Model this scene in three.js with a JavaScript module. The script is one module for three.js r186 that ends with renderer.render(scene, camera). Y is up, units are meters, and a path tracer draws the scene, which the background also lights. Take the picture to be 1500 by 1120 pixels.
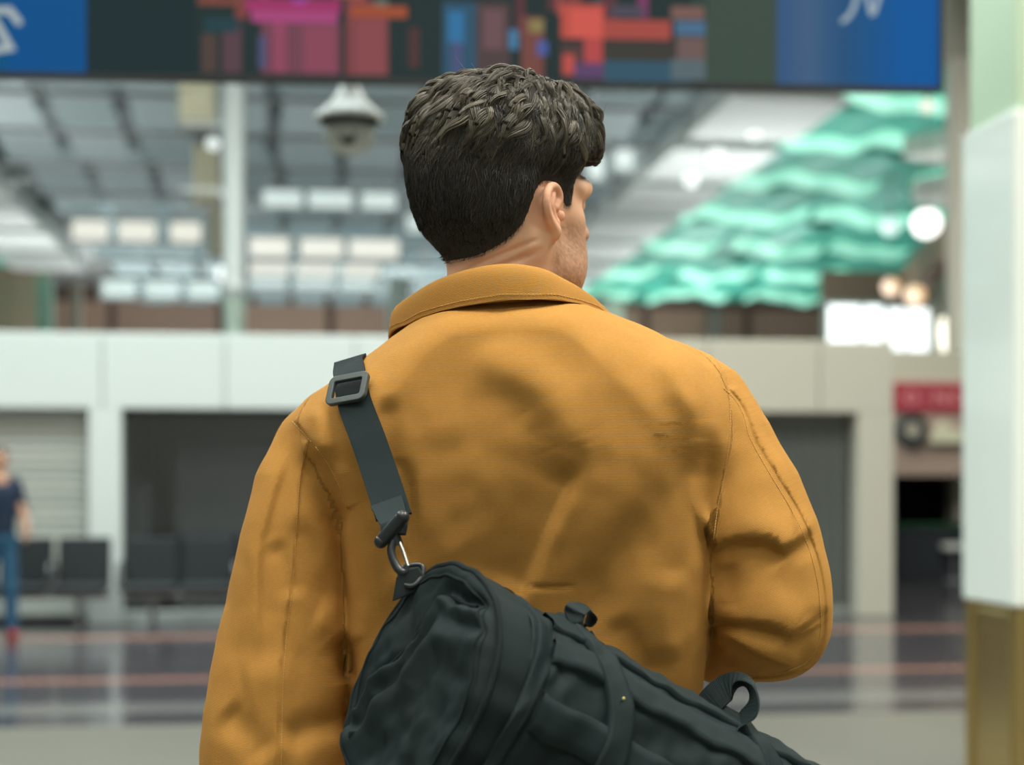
import * as THREE from 'three';
import { mergeGeometries } from 'three/addons/utils/BufferGeometryUtils.js';
import { RoundedBoxGeometry } from 'three/addons/geometries/RoundedBoxGeometry.js';
import { RectAreaLightUniformsLib } from 'three/addons/lights/RectAreaLightUniformsLib.js';
import { createNoise3D } from 'simplex-noise';

// ---------------------------------------------------------------- camera, light, exposure
const scene = new THREE.Scene();
scene.background = new THREE.Color(0x000000);
const F = 2400, HORIZON = 710, EYE = 1.4;               // focal length and horizon in pixels of the 1500 x 1120 frame, eye height in metres
const camera = new THREE.PerspectiveCamera(2 * Math.atan(HORIZON / F) * 180 / Math.PI, 1500 / 1420, 0.05, 120);
camera.setViewOffset(1500, 1420, 0, 0, 1500, 1120);      // a level camera with the lens shifted up
camera.position.set(0, EYE, 0);
camera.lookAt(0, EYE, -10);
camera.updateProjectionMatrix();
camera.focus = 1.735;
camera.userData.fStop = camera.getFocalLength() / 1000 / 0.0175;   // aperture about 17.5 mm wide
scene.add(camera);

const renderer = new THREE.WebGLRenderer({ antialias: true });
renderer.toneMapping = THREE.LinearToneMapping;
renderer.toneMappingExposure = 1.0;
renderer.shadowMap.enabled = true;
RectAreaLightUniformsLib.init();

const HALL = 0.1245;                                     // the hall is turned by 7 degrees against the camera
const CEIL = 8.4;
const WARM = [1.0, 0.955, 0.86], COOL = [0.9, 1.0, 0.97];
// luminous ceiling boxes that light the hall: across, along, width, length, strength, colour
const CEILING_LIGHTS = [
  [-5.5, -6.5, 3.0, 4.0, 3.2, WARM, 'behind the camera, left'], [0.2, -6.5, 3.0, 4.0, 3.2, WARM, 'behind the camera, middle'], [6.0, -6.5, 3.0, 4.0, 3.2, WARM, 'behind the camera, right'],
  [-5.0, 1.3, 3.0, 4.0, 7, WARM, 'left of the man'], [0.0, -0.1, 3.0, 3.0, 18, WARM, 'over the man'], [5.4, 1.3, 3.0, 4.0, 22, WARM, 'right of the man'],
  [-5.5, 9.0, 3.0, 4.0, 11, COOL, 'over the dark floor, left'], [0.2, 9.0, 3.0, 4.0, 9, COOL, 'over the dark floor, middle'], [6.0, 9.0, 3.0, 4.0, 7, WARM, 'over the dark floor, right'],
  [-5.5, 16.5, 3.0, 4.0, 16, COOL, 'over the shop front, left'], [0.2, 16.5, 3.0, 4.0, 12, COOL, 'over the shop front, middle'], [6.0, 16.5, 3.0, 4.0, 14, WARM, 'over the shop front, right'],
];
// unseen troughs of light, added to brighten the ceiling and far wall: across, along, foot height, strength
const ADDED_UPLIGHTS = [[-7, 31, 0, 66, 'front row left'], [2, 31, 0, 4, 'front row middle'], [9, 31, 0, 52, 'front row right'], [-7, 43, 0, 44, 'middle row left'], [3, 43, 0, 6, 'middle row middle'], [12, 43, 0, 55, 'middle row right'], [-6, 55, 0, 110, 'back row left'], [3, 55, 0, 110, 'back row middle'], [13, 55, 0, 110, 'back row right']];

// ---------------------------------------------------------------- helpers
let seedState = 12345;
function rnd() { seedState = (seedState + 0x6d2b79f5) | 0; let t = Math.imul(seedState ^ (seedState >>> 15), 1 | seedState); t = (t + Math.imul(t ^ (t >>> 7), 61 | t)) ^ t; return ((t ^ (t >>> 14)) >>> 0) / 4294967296; }
const rr = (a, b) => a + (b - a) * rnd();
const noise = createNoise3D(rnd);
const clamp = (x, a, b) => (x < a ? a : x > b ? b : x);
const mix = (a, b, t) => a + (b - a) * t;
const sstep = (a, b, x) => { const t = clamp((x - a) / (b - a), 0, 1); return t * t * (3 - 2 * t); };
const V = (x, y, z) => new THREE.Vector3(x, y, z);
const smin = (a, b, k) => { const h = Math.max(k - Math.abs(a - b), 0) / k; return Math.min(a, b) - h * h * k * 0.25; };
const smax = (a, b, k) => -smin(-a, -b, k);

const used = {};
function numbered(name) { const n = used[name] = (used[name] ?? -1) + 1; return n ? name + '_' + String(n).padStart(3, '0') : name; }
function shade(o) { o.traverse((m) => { if (m.isMesh) { m.castShadow = true; m.receiveShadow = true; } }); return o; }
function mesh(name, geometry, material, parent) {
  const m = new THREE.Mesh(geometry, material);
  m.name = parent ? name : numbered(name); m.castShadow = m.receiveShadow = true;
  (parent ?? scene).add(m);
  return m;
}
function thing(name, label, category, pos = [0, 0, 0], turn = 0, group) {
  const o = new THREE.Group(); o.name = numbered(name); o.position.set(...pos); o.rotation.y = turn;
  tag(o, label, category, group); scene.add(o);
  return o;
}
function tag(o, label, category, group) { Object.assign(o.userData, { label, category }); if (group) o.userData.group = group; return o; }
function setting(name, pos = [0, 0, 0], turn = 0) { const o = new THREE.Group(); o.name = numbered(name); o.position.set(...pos); o.rotation.y = turn; o.userData.kind = 'structure'; scene.add(o); return o; }
const std = (color, roughness = 0.6, more = {}) => new THREE.MeshStandardMaterial({ color: Array.isArray(color) ? new THREE.Color().setRGB(...color) : color, roughness, ...more });
const glow = (color, strength, base = 0xffffff) => new THREE.MeshStandardMaterial({ color: base, roughness: 0.6, emissive: new THREE.Color().setRGB(...color), emissiveIntensity: strength });
function box(w, h, d, x = 0, y = 0, z = 0, r = 0) {      // centred box, edges rounded by r
  const g = r ? new RoundedBoxGeometry(w, h, d, 2, r) : new THREE.BoxGeometry(w, h, d);
  return g.translate(x, y, z);
}
function cyl(r0, r1, h, x = 0, y = 0, z = 0, n = 24) { return new THREE.CylinderGeometry(r1, r0, h, n).translate(x, y, z); }
function lathe(profile, n = 40) { return new THREE.LatheGeometry(profile.map(([r, y]) => new THREE.Vector2(r, y)), n); }
function tube(points, r, n = 40, sides = 8, closed = false) { return new THREE.TubeGeometry(new THREE.CatmullRomCurve3(points, closed, 'centripetal'), n, r, sides, closed); }
function join(list) { return mergeGeometries(list.map((g) => { const h = g.index ? g.toNonIndexed() : g; for (const k of Object.keys(h.attributes)) if (!['position', 'normal', 'uv'].includes(k)) h.deleteAttribute(k); return h; })); }
function canvas(w, h, draw) {
  const c = document.createElement('canvas'); c.width = w; c.height = h; draw(c.getContext('2d'), w, h);
  const t = new THREE.CanvasTexture(c); t.colorSpace = THREE.SRGBColorSpace; t.magFilter = THREE.LinearFilter; return t;
}
function dataMap(n, f, repeat) {                         // grey relief map, f(x, y) in 0..1
  const d = new Uint8Array(n * n * 4);
  for (let y = 0; y < n; y++) for (let x = 0; x < n; x++) { const v = clamp(f(x / n, y / n), 0, 1) * 255, i = (y * n + x) * 4; d[i] = d[i + 1] = d[i + 2] = v; d[i + 3] = 255; }
  const t = new THREE.DataTexture(d, n, n); t.wrapS = t.wrapT = THREE.RepeatWrapping; t.magFilter = THREE.LinearFilter; t.minFilter = THREE.LinearMipmapLinearFilter; t.generateMipmaps = true;
  t.repeat.set(repeat, repeat); t.needsUpdate = true; return t;
}
// a function through (x, y) pairs, smooth
function curve1(pairs) {
  const n = pairs.length, xs = pairs.map((p) => p[0]), ys = pairs.map((p) => p[1]), m = new Array(n);
  for (let i = 0; i < n; i++) { const a = Math.max(i - 1, 0), b = Math.min(i + 1, n - 1); m[i] = (ys[b] - ys[a]) / (xs[b] - xs[a]); }
  return (x) => {
    if (x <= xs[0]) return ys[0]; if (x >= xs[n - 1]) return ys[n - 1];
    let i = 0; while (x > xs[i + 1]) i++;
    const h = xs[i + 1] - xs[i], t = (x - xs[i]) / h, t2 = t * t, t3 = t2 * t;
    return (2 * t3 - 3 * t2 + 1) * ys[i] + (t3 - 2 * t2 + t) * h * m[i] + (-2 * t3 + 3 * t2) * ys[i + 1] + (t3 - t2) * h * m[i + 1];
  };
}
// distance to a tapered capsule
function cone(a, b, ra, rb) {
  const [ax, ay, az] = a, dx = b[0] - ax, dy = b[1] - ay, dz = b[2] - az, l2 = dx * dx + dy * dy + dz * dz || 1e-9;
  return (x, y, z) => { const px = x - ax, py = y - ay, pz = z - az, t = clamp((px * dx + py * dy + pz * dz) / l2, 0, 1), qx = px - dx * t, qy = py - dy * t, qz = pz - dz * t; return Math.sqrt(qx * qx + qy * qy + qz * qz) - (ra + (rb - ra) * t); };
}
const ball = (c, r) => (x, y, z) => Math.hypot(x - c[0], y - c[1], z - c[2]) - r;
const egg = (c, r) => (x, y, z) => { const a = (x - c[0]) / r[0], b = (y - c[1]) / r[1], d = (z - c[2]) / r[2], k0 = Math.sqrt(a * a + b * b + d * d), k1 = Math.hypot(a / r[0], b / r[1], d / r[2]); return k1 ? k0 * (k0 - 1) / k1 : -Math.min(...r); };
// surface of f = 0 (f negative inside) on a grid of cells: surface nets, vertices pulled onto the surface, normals from the field
function net(f, lo, hi, cell, fine = f, pull = 2) {
  const nx = Math.ceil((hi[0] - lo[0]) / cell) + 1, ny = Math.ceil((hi[1] - lo[1]) / cell) + 1, nz = Math.ceil((hi[2] - lo[2]) / cell) + 1;
  const val = new Float32Array(nx * ny * nz), id = new Int32Array(nx * ny * nz).fill(-1), pos = [], idx = [];
  for (let k = 0, i = 0; k < nz; k++) for (let j = 0; j < ny; j++) for (let q = 0; q < nx; q++, i++) val[i] = f(lo[0] + q * cell, lo[1] + j * cell, lo[2] + k * cell);
  const sx = 1, sy = nx, sz = nx * ny, C = [0, sx, sy, sx + sy, sz, sz + sx, sz + sy, sz + sx + sy];
  const E = [[0, 1], [2, 3], [4, 5], [6, 7], [0, 2], [1, 3], [4, 6], [5, 7], [0, 4], [1, 5], [2, 6], [3, 7]];
  for (let k = 0; k < nz - 1; k++) for (let j = 0; j < ny - 1; j++) for (let q = 0; q < nx - 1; q++) {
    const o = q + j * sy + k * sz; let mask = 0;
    for (let c = 0; c < 8; c++) if (val[o + C[c]] < 0) mask |= 1 << c;
    if (mask === 0 || mask === 255) continue;
    let n = 0, X = 0, Y = 0, Z = 0;
    for (const [a, b] of E) {
      if (((mask >> a) & 1) === ((mask >> b) & 1)) continue;
      const va = val[o + C[a]], vb = val[o + C[b]], t = va / (va - vb);
      X += mix(a & 1, b & 1, t); Y += mix((a >> 1) & 1, (b >> 1) & 1, t); Z += mix(a >> 2, b >> 2, t); n++;
    }
    id[o] = pos.length / 3; pos.push(lo[0] + (q + X / n) * cell, lo[1] + (j + Y / n) * cell, lo[2] + (k + Z / n) * cell);
  }
  for (let k = 1; k < nz - 1; k++) for (let j = 1; j < ny - 1; j++) for (let q = 1; q < nx - 1; q++) {
    const o = q + j * sy + k * sz, inside = val[o] < 0;
    const quad = (a, b, c, d, flip) => { if (a < 0 || b < 0 || c < 0 || d < 0) return; flip ? idx.push(a, c, b, a, d, c) : idx.push(a, b, c, a, c, d); };
    if (inside !== val[o + sx] < 0) quad(id[o - sy - sz], id[o - sz], id[o], id[o - sy], !inside);
    if (inside !== val[o + sy] < 0) quad(id[o - sx - sz], id[o - sx], id[o], id[o - sz], !inside);
    if (inside !== val[o + sz] < 0) quad(id[o - sx - sy], id[o - sy], id[o], id[o - sx], !inside);
  }
  const p = Float32Array.from(pos), nor = new Float32Array(p.length), e = cell * 0.35;
  for (let i = 0; i < p.length; i += 3) {
    let gx, gy, gz;
    for (let s = 0; s <= pull; s++) {
      const x = p[i], y = p[i + 1], z = p[i + 2];
      gx = (fine(x + e, y, z) - fine(x - e, y, z)) / (2 * e); gy = (fine(x, y + e, z) - fine(x, y - e, z)) / (2 * e); gz = (fine(x, y, z + e) - fine(x, y, z - e)) / (2 * e);
      const g2 = gx * gx + gy * gy + gz * gz || 1e-9;
      if (s === pull) break;
      const m = clamp(fine(x, y, z) / g2, -cell / Math.sqrt(g2), cell / Math.sqrt(g2)) * 0.8;
      p[i] -= gx * m; p[i + 1] -= gy * m; p[i + 2] -= gz * m;
    }
    const l = Math.hypot(gx, gy, gz) || 1;
    nor[i] = gx / l; nor[i + 1] = gy / l; nor[i + 2] = gz / l;
  }
  const g = new THREE.BufferGeometry();
  g.setAttribute('position', new THREE.BufferAttribute(p, 3)); g.setAttribute('normal', new THREE.BufferAttribute(nor, 3));
  g.setAttribute('uv', new THREE.BufferAttribute(new Float32Array(p.length / 3 * 2), 2)); g.setIndex(idx);
  return g;
}
// a strip of webbing: centre points, the outward normal at each, width, thickness
function ribbon(points, normals, width, thick, n = 60, taper = () => 1) {
  const c = new THREE.CatmullRomCurve3(points, false, 'centripetal'), rings = [], nc = new THREE.CatmullRomCurve3(normals, false, 'centripetal');
  const side = [[-0.5, -0.5], [-0.5, 0.5], [0.5, 0.5], [0.5, -0.5]];
  for (let i = 0; i <= n; i++) {
    const t = i / n, p = c.getPoint(t), d = c.getTangent(t), up = nc.getPoint(t).normalize(), across = d.clone().cross(up).normalize(); up.copy(across).cross(d).normalize();
    const w = width * taper(t);
    rings.push(side.map(([a, b]) => p.clone().addScaledVector(across, a * w).addScaledVector(up, b * thick)));
  }
  const pos = [], uv = [], len = c.getLength();
  const quad = (a, b, d, e, u0, u1, v0, v1) => { for (const [q, u, v] of [[a, u0, v0], [b, u1, v0], [d, u1, v1], [a, u0, v0], [d, u1, v1], [e, u0, v1]]) { pos.push(q.x, q.y, q.z); uv.push(u, v); } };
  for (let i = 0; i < n; i++) for (let s = 0; s < 4; s++) {
    const a = rings[i], b = rings[i + 1], s1 = (s + 1) % 4;
    quad(a[s], a[s1], b[s1], b[s], s % 2 ? 0 : 0, s % 2 ? width : thick, i / n * len, (i + 1) / n * len);
  }
  quad(rings[0][3], rings[0][2], rings[0][1], rings[0][0], 0, width, 0, thick); quad(rings[n][0], rings[n][1], rings[n][2], rings[n][3], 0, width, 0, thick);
  const g = new THREE.BufferGeometry(); g.setAttribute('position', new THREE.Float32BufferAttribute(pos, 3)); g.setAttribute('uv', new THREE.Float32BufferAttribute(uv, 2));
  // smooth along the strip, creased at its edges
  g.computeVertexNormals(); smoothRibbon(g, n);
  return g;
}
function smoothRibbon(g, n) {                            // average the normals of the same face of neighbouring segments
  const N = g.attributes.normal, get = (i, s) => { const k = (i * 4 + s) * 6; return V(N.getX(k), N.getY(k), N.getZ(k)).add(V(N.getX(k + 3), N.getY(k + 3), N.getZ(k + 3))).normalize(); };
  const seg = []; for (let i = 0; i < n; i++) seg.push([0, 1, 2, 3].map((s) => get(i, s)));
  for (let i = 0; i < n; i++) for (let s = 0; s < 4; s++) {
    const lo = seg[Math.max(i - 1, 0)][s].clone().add(seg[i][s]).normalize(), hi = seg[Math.min(i + 1, n - 1)][s].clone().add(seg[i][s]).normalize(), k = (i * 4 + s) * 6;
    [lo, lo, hi, lo, hi, hi].forEach((v, q) => N.setXYZ(k + q, v.x, v.y, v.z));
  }
}

// the hall's own axes: u across, w along
const ca = Math.cos(HALL), sa = Math.sin(HALL);
const hall = (u, y, w) => [u * ca - w * sa, y, -u * sa - w * ca];
// where the line of sight through a picture point meets the hall's cross plane at w, and the picture scale there
function at(px, py, w) { const X = (px - 750) / F, d = w / (ca - X * sa); return [d * (X * ca + sa), EYE + (HORIZON - py) * d / F, d]; }

// ---------------------------------------------------------------- the hall: shell
const HROT = HALL;
const wallPaint = std([0.62, 0.66, 0.62], 0.7), brown = std([0.30, 0.185, 0.125], 0.7), slabGrey = std([0.32, 0.34, 0.34], 0.8), white = std([0.78, 0.82, 0.80], 0.55), steel = std([0.30, 0.33, 0.34], 0.45, { metalness: 0.6 });
const U0 = -24, U1 = 26, W0 = -12, W1 = 64;
{
  const fl = setting('floor', [0, 0, 0], HROT);
  const granite = new THREE.MeshPhysicalMaterial({ color: new THREE.Color(0.062, 0.058, 0.066), roughness: 0.13, specularIntensity: 0.9 });
  const stone = new THREE.MeshPhysicalMaterial({ color: new THREE.Color(0.125, 0.122, 0.097), roughness: 0.45 });
  const warmReflection = new THREE.MeshPhysicalMaterial({ color: new THREE.Color(0.36, 0.17, 0.13), roughness: 0.2 }), pale = new THREE.MeshPhysicalMaterial({ color: new THREE.Color(0.15, 0.15, 0.145), roughness: 0.2 });
  const strip = (name, w0, w1, m) => mesh(name, box(U1 - U0, 0.3, w1 - w0, (U0 + U1) / 2, -0.15, -(w0 + w1) / 2), m, fl);
  strip('terrazzo', W0 - 0.3, 9.75, stone); strip('granite_field', 9.75, 10.25, granite); strip('floor_band', 10.25, 10.75, pale); strip('granite_field', 10.75, 11.9, granite);
  strip('floor_band', 11.9, 12.12, warmReflection); strip('granite_field', 12.12, 15.2, granite); strip('floor_band', 15.2, 15.55, warmReflection); strip('granite_field', 15.55, W1 + 0.3, granite);  // the reddish bands are warm reflections put into the floor as colour
}
mesh('ceiling', box(U1 - U0 + 0.6, 0.3, W1 - W0 + 0.6, (U0 + U1) / 2, CEIL + 0.75, -(W0 + W1) / 2).rotateY(HROT), slabGrey).userData.kind = 'structure';
mesh('wall_left', box(0.3, CEIL + 0.9, W1 - W0, U0 - 0.15, (CEIL + 0.6) / 2, -(W0 + W1) / 2).rotateY(HROT), wallPaint).userData.kind = 'structure';
mesh('wall_right', box(0.3, CEIL + 0.9, W1 - W0, U1 + 0.15, (CEIL + 0.6) / 2, -(W0 + W1) / 2).rotateY(HROT), wallPaint).userData.kind = 'structure';
mesh('wall_back', box(U1 - U0 + 0.6, CEIL + 0.9, 0.3, (U0 + U1) / 2, (CEIL + 0.6) / 2, -W0 + 0.15).rotateY(HROT), wallPaint).userData.kind = 'structure';
{
  const end = setting('wall_end', [0, 0, 0], HROT);      // brown cladding panels with dark joints on the far wall
  mesh('backing', box(U1 - U0 + 0.6, CEIL + 0.9, 0.3, (U0 + U1) / 2, (CEIL + 0.6) / 2, -W1 - 0.15), std([0.16, 0.11, 0.09], 0.8), end);
  const tones = [[0.50, 0.335, 0.25], [0.46, 0.31, 0.235], [0.53, 0.36, 0.27]].map((c) => std(c, 0.7)), pw = 4.15, panel = new RoundedBoxGeometry(pw - 0.32, CEIL, 0.12, 2, 0.03);
  for (let i = 0, u = U0 + pw / 2; u < U1; u += pw, i++) { const p = mesh('cladding_panel', panel, tones[(i * 7) % 3], end); p.position.set(u, CEIL / 2, -W1 + 0.06); }
}

// ceiling boxes of light
{
  const diffuser = {};
  for (const [u, w, W, Ln, I, c, place] of CEILING_LIGHTS) {
    const t = thing('ceiling_light', 'large luminous ceiling box, ' + place, 'ceiling light', hall(u, CEIL + 0.28, w), HROT, 'luminous boxes overhead');
    const fr = []; for (const s of [-1, 1]) fr.push(box(0.08, 0.3, Ln + 0.16, s * (W / 2 + 0.04), 0.15, 0), box(W, 0.3, 0.08, 0, 0.15, s * (Ln / 2 + 0.04)));
    fr.push(box(W + 0.16, 0.02, Ln + 0.16, 0, 0.3, 0));
    mesh('frame', join(fr), white, t);
    mesh('diffuser', box(W, 0.02, Ln, 0, 0.06, 0), glow(c, 1.6), t);
    const l = new THREE.RectAreaLight(new THREE.Color(...c), I, W, Ln); l.position.set(0, 0.03, 0); l.rotation.x = -Math.PI / 2; l.name = 'area'; t.add(l);
  }
}

for (const [u, w, y0, I, place] of ADDED_UPLIGHTS) {
  const h = y0 ? 0.45 : 3.0, t = thing('added_uplight', 'added trough lamp hidden behind the shop front, ' + place, 'added_uplight', hall(u, y0, w), HROT, y0 ? 'added lamps on the shop roof' : 'added unseen lamps on stands behind the shop front');
  mesh('trough', join([box(3.1, 0.04, 0.7, 0, h - 0.14, 0), box(3.1, 0.16, 0.04, 0, h - 0.06, 0.35), box(3.1, 0.16, 0.04, 0, h - 0.06, -0.35), box(0.04, 0.16, 0.7, 1.53, h - 0.06, 0), box(0.04, 0.16, 0.7, -1.53, h - 0.06, 0)]), steel, t);
  mesh('lamp_face', box(3.0, 0.02, 0.62, 0, h - 0.09, 0), glow([1, 1, 0.97], 1.5), t);
  for (const s of [-1, 1]) mesh('stand', join([cyl(0.04, 0.04, h - 0.16, s * 1.2, (h - 0.16) / 2, 0, 12), box(0.4, 0.03, 0.6, s * 1.2, 0.015, 0)]), steel, t);
  const l = new THREE.RectAreaLight(new THREE.Color(0.96, 1, 0.97), I, 3.0, 0.62); l.position.set(0, h - 0.06, 0); l.rotation.x = Math.PI / 2 ; l.name = 'area'; t.add(l);
}

// ---------------------------------------------------------------- sawtooth ceiling of grey panels between two wings of teal
{
  const roof = setting('trim_1', [0, 0, 0], HROT);       // everything of the grey middle strip
  roof.name = 'ceiling_middle';
  const greys = [0, 1, 2, 3].map((k) => new THREE.MeshStandardMaterial({ color: new THREE.Color(0.17 + 0.03 * k, 0.21 + 0.03 * k, 0.213 + 0.03 * k), roughness: 0.85, emissive: new THREE.Color(0.085 + 0.012 * k, 0.118 + 0.013 * k, 0.12 + 0.013 * k), emissiveIntensity: 0.75 }));  // self-glow in the panels replaces light they would not catch from below
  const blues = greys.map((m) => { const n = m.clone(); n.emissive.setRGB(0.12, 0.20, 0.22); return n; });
  const rail = std([0.40, 0.44, 0.44], 0.5), dark = std([0.2, 0.23, 0.235], 0.8);
  const pw = 1.42, geo = new RoundedBoxGeometry(pw - 0.30, 0.06, 1, 1, 0.02);
  let row = 0;
  for (let w = 26.2; w < 62; w += 3.1 + 0.04 * (w - 26), row++) {
    const len = 3.1 + 0.04 * (w - 26), rise = 0.55;
    for (let i = 0; i < 11; i++) {
      const u = -6.4 + pw / 2 + i * pw;
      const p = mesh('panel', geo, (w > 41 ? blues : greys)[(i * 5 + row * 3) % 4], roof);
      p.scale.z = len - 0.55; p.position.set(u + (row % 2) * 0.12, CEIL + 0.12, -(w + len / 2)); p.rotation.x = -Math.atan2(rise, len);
    }
    mesh('rail', box(15.5, 0.10, 0.12, 1.25, CEIL - 0.18, -w), rail, roof);
  }
  for (let i = 0; i <= 11; i++) mesh('rib', box(0.2, 0.25, 38, -6.4 + i * pw, CEIL + 0.42, -44), dark, roof);
}
// rows of bright clerestory strips set between the grey panels: picture rectangles and their depth in the hall
const skyStrips = [];
{
  const rows = [
    ['strip of skylight panes', 'cool', [[385, 442], [452, 516], [530, 580]], 283, 303], ['strip of skylight panes', 'warm', [[106, 158], [174, 228], [250, 294]], 326, 352],
    ['strip of skylight panes', 'warm', [[366, 424], [440, 502], [512, 584]], 352, 376], ['strip of skylight panes', 'warm', [[366, 424], [434, 490], [502, 556]], 388, 402], ['strip of skylight panes', 'cool', [[366, 420], [432, 488], [500, 548]], 408, 420],
    ['strip of skylight panes', 'cool', [[150, 198], [214, 262], [276, 320]], 412, 434],
    ['strip of skylight panes', 'cool', [[596, 622], [632, 655]], 316, 340], ['strip of skylight panes', 'cool', [[900, 928]], 216, 250], ['strip of skylight panes', 'cool', [[862, 884]], 228, 262],
  ];
  const where = ['right of the mast, highest', 'left of the mast, upper', 'right of the mast, second', 'right of the mast, third', 'right of the mast, lowest', 'left of the mast, lower', "beside the man's neck", "right of the man's curls", "close by the man's forehead"];
  const mats = { cool: glow([0.82, 1.0, 0.95], 0.55), warm: glow([1.0, 0.97, 0.82], 0.66) }, fm = std([0.55, 0.6, 0.6], 0.5);
  rows.forEach(([kind, tint, xs, y0, y1], i) => {
    const w = (CEIL - 0.35 - EYE) * F / (HORIZON - (y0 + y1) / 2) * 0.985, A = at(xs[0][0], y1, w), B = at(xs[xs.length - 1][1], y0, w), t = thing('skylight', 'bright ' + kind + ' in the grey ceiling, ' + where[i], 'skylight', hall((A[0] + B[0]) / 2, A[1], w), HROT);
    const cx = (A[0] + B[0]) / 2, h = B[1] - A[1];
    for (const [x0, x1] of xs) { const p = at(x0, y0, w)[0], q = at(x1, y0, w)[0]; mesh('pane', box(q - p, h, 0.05, (p + q) / 2 - cx, h / 2, 0), mats[tint], t); }
    mesh('frame', join([box(0.06, h + 0.16, 0.12, -(B[0] - A[0]) / 2 - 0.08, h / 2, 0), box(0.06, h + 0.16, 0.12, (B[0] - A[0]) / 2 + 0.08, h / 2, 0), box(B[0] - A[0] + 0.2, 0.08, 0.12, 0, -0.04, 0), box(B[0] - A[0] + 0.2, 0.08, 0.12, 0, h + 0.04, 0)]), fm, t);
    for (const s of [-1, 1]) mesh('hanger', box(0.05, CEIL + 0.6 - B[1], 0.05, s * (B[0] - A[0]) * 0.42, h + 0.04 + (CEIL + 0.6 - B[1]) / 2, -0.03), fm, t);
  });
}
const ORD = ['first', 'second', 'third', 'fourth', 'fifth', 'sixth', 'seventh', 'eighth', 'ninth'];
// the white stepped coffers that edge the grey strip on both sides
{
  const white2 = std([0.86, 0.9, 0.88], 0.6);
  const g = (u) => { const b = new RoundedBoxGeometry(1.9, 0.5, 3.1, 2, 0.05); return b; };
  for (const [u, side] of [[7.95, 'right'], [-7.6, 'left']]) {
    let proto = null;
    for (let w = 28, k = 0; w < (u < 0 ? 50 : 59); w += 4.1, k++) {
      const t = thing('ceiling_coffer', `white stepped coffer at the ${side} edge of the grey ceiling, ${ORD[k]} from the front`, 'coffer', hall(u, CEIL - 0.32, w), HROT, `white coffers along the ${side} edge of the grey strip`);
      mesh('coffer_box', g(), white2, t); mesh('lip', box(2.05, 0.06, 3.25, 0, -0.27, 0), white2, t);
    }
  }
}
// teal wings: hanging rippled sheets, each row with a painted glow along its lower edge
{
  const teal = new THREE.MeshStandardMaterial({ color: new THREE.Color(0.05, 0.30, 0.23), roughness: 0.45, emissive: new THREE.Color(0.025, 0.15, 0.11), emissiveIntensity: 0.8, side: THREE.DoubleSide });  // faint glow in the sheet colour stands in for bounced light
  const paintedGlow = new THREE.MeshStandardMaterial({ color: new THREE.Color(0.3, 0.6, 0.5), roughness: 0.5, emissive: new THREE.Color(0.33, 0.80, 0.60), emissiveIntensity: 0.75, side: THREE.DoubleSide });  // emissive mint stands in for light caught on the crests
  const sheet = (u0, u1, w, len, drop0, drop1, ph) => {  // rippled plate from the depth w on, falling from drop0 to drop1
    const nu = 90, nw = 4, P = [], I = [];
    for (const lay of [0, 0.04]) for (let j = 0; j <= nw; j++) for (let i = 0; i <= nu; i++) { const u = mix(u0, u1, i / nu), r = 0.10 * Math.sin(u * 2.1 + ph) + 0.05 * Math.sin(u * 5.3 + ph * 2); P.push(u, CEIL - mix(drop0, drop1, j / nw) + r + lay, -(w + len * j / nw + 0.25 * Math.sin(u * 0.9 + ph))); }
    const row = nu + 1, off = row * (nw + 1);
    for (let j = 0; j < nw; j++) for (let i = 0; i < nu; i++) { const a = j * row + i, b = a + row; I.push(a, a + 1, b, b, a + 1, b + 1, a + off, b + off, a + 1 + off, b + off, b + 1 + off, a + 1 + off); }
    const g = new THREE.BufferGeometry(); g.setAttribute('position', new THREE.Float32BufferAttribute(P, 3)); g.setIndex(I); g.computeVertexNormals(); return g;
  };
  const rows = [26.2, 29.6, 33.3, 37.6, 42.8, 48.6, 54.6];
  for (const [u0, u1, side] of [[9.4, 19.5, 'right'], [-20, -8.3, 'left']]) rows.forEach((w, k) => {
    if (u0 < 0 && w > 50) return;
    const next = rows[k + 1] ?? 60.5;
    const t = thing('ceiling_baffle', `rippled teal ceiling sheet, row ${['one', 'two', 'three', 'four', 'five', 'six', 'seven'][k]} from the front on the ${side}`, 'ceiling baffle', [0, 0, 0], HROT, `teal ceiling sheets on the ${side}`);
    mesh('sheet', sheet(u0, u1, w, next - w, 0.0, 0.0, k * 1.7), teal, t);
    // the fold with painted glow, no lamp, hangs in pieces at the back
    for (let u = u0 + 0.1; u < u1 - 0.6;) { const l = Math.min(rr(1.6, 3.6), u1 - u); mesh('painted_glow_fold', sheet(u, u + l, w + (next - w) * 0.6, (next - w) * 0.13, 0.04, 0.20, k * 1.7), paintedGlow, t); u += l + rr(0.1, 0.9); }
  });
}

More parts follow.
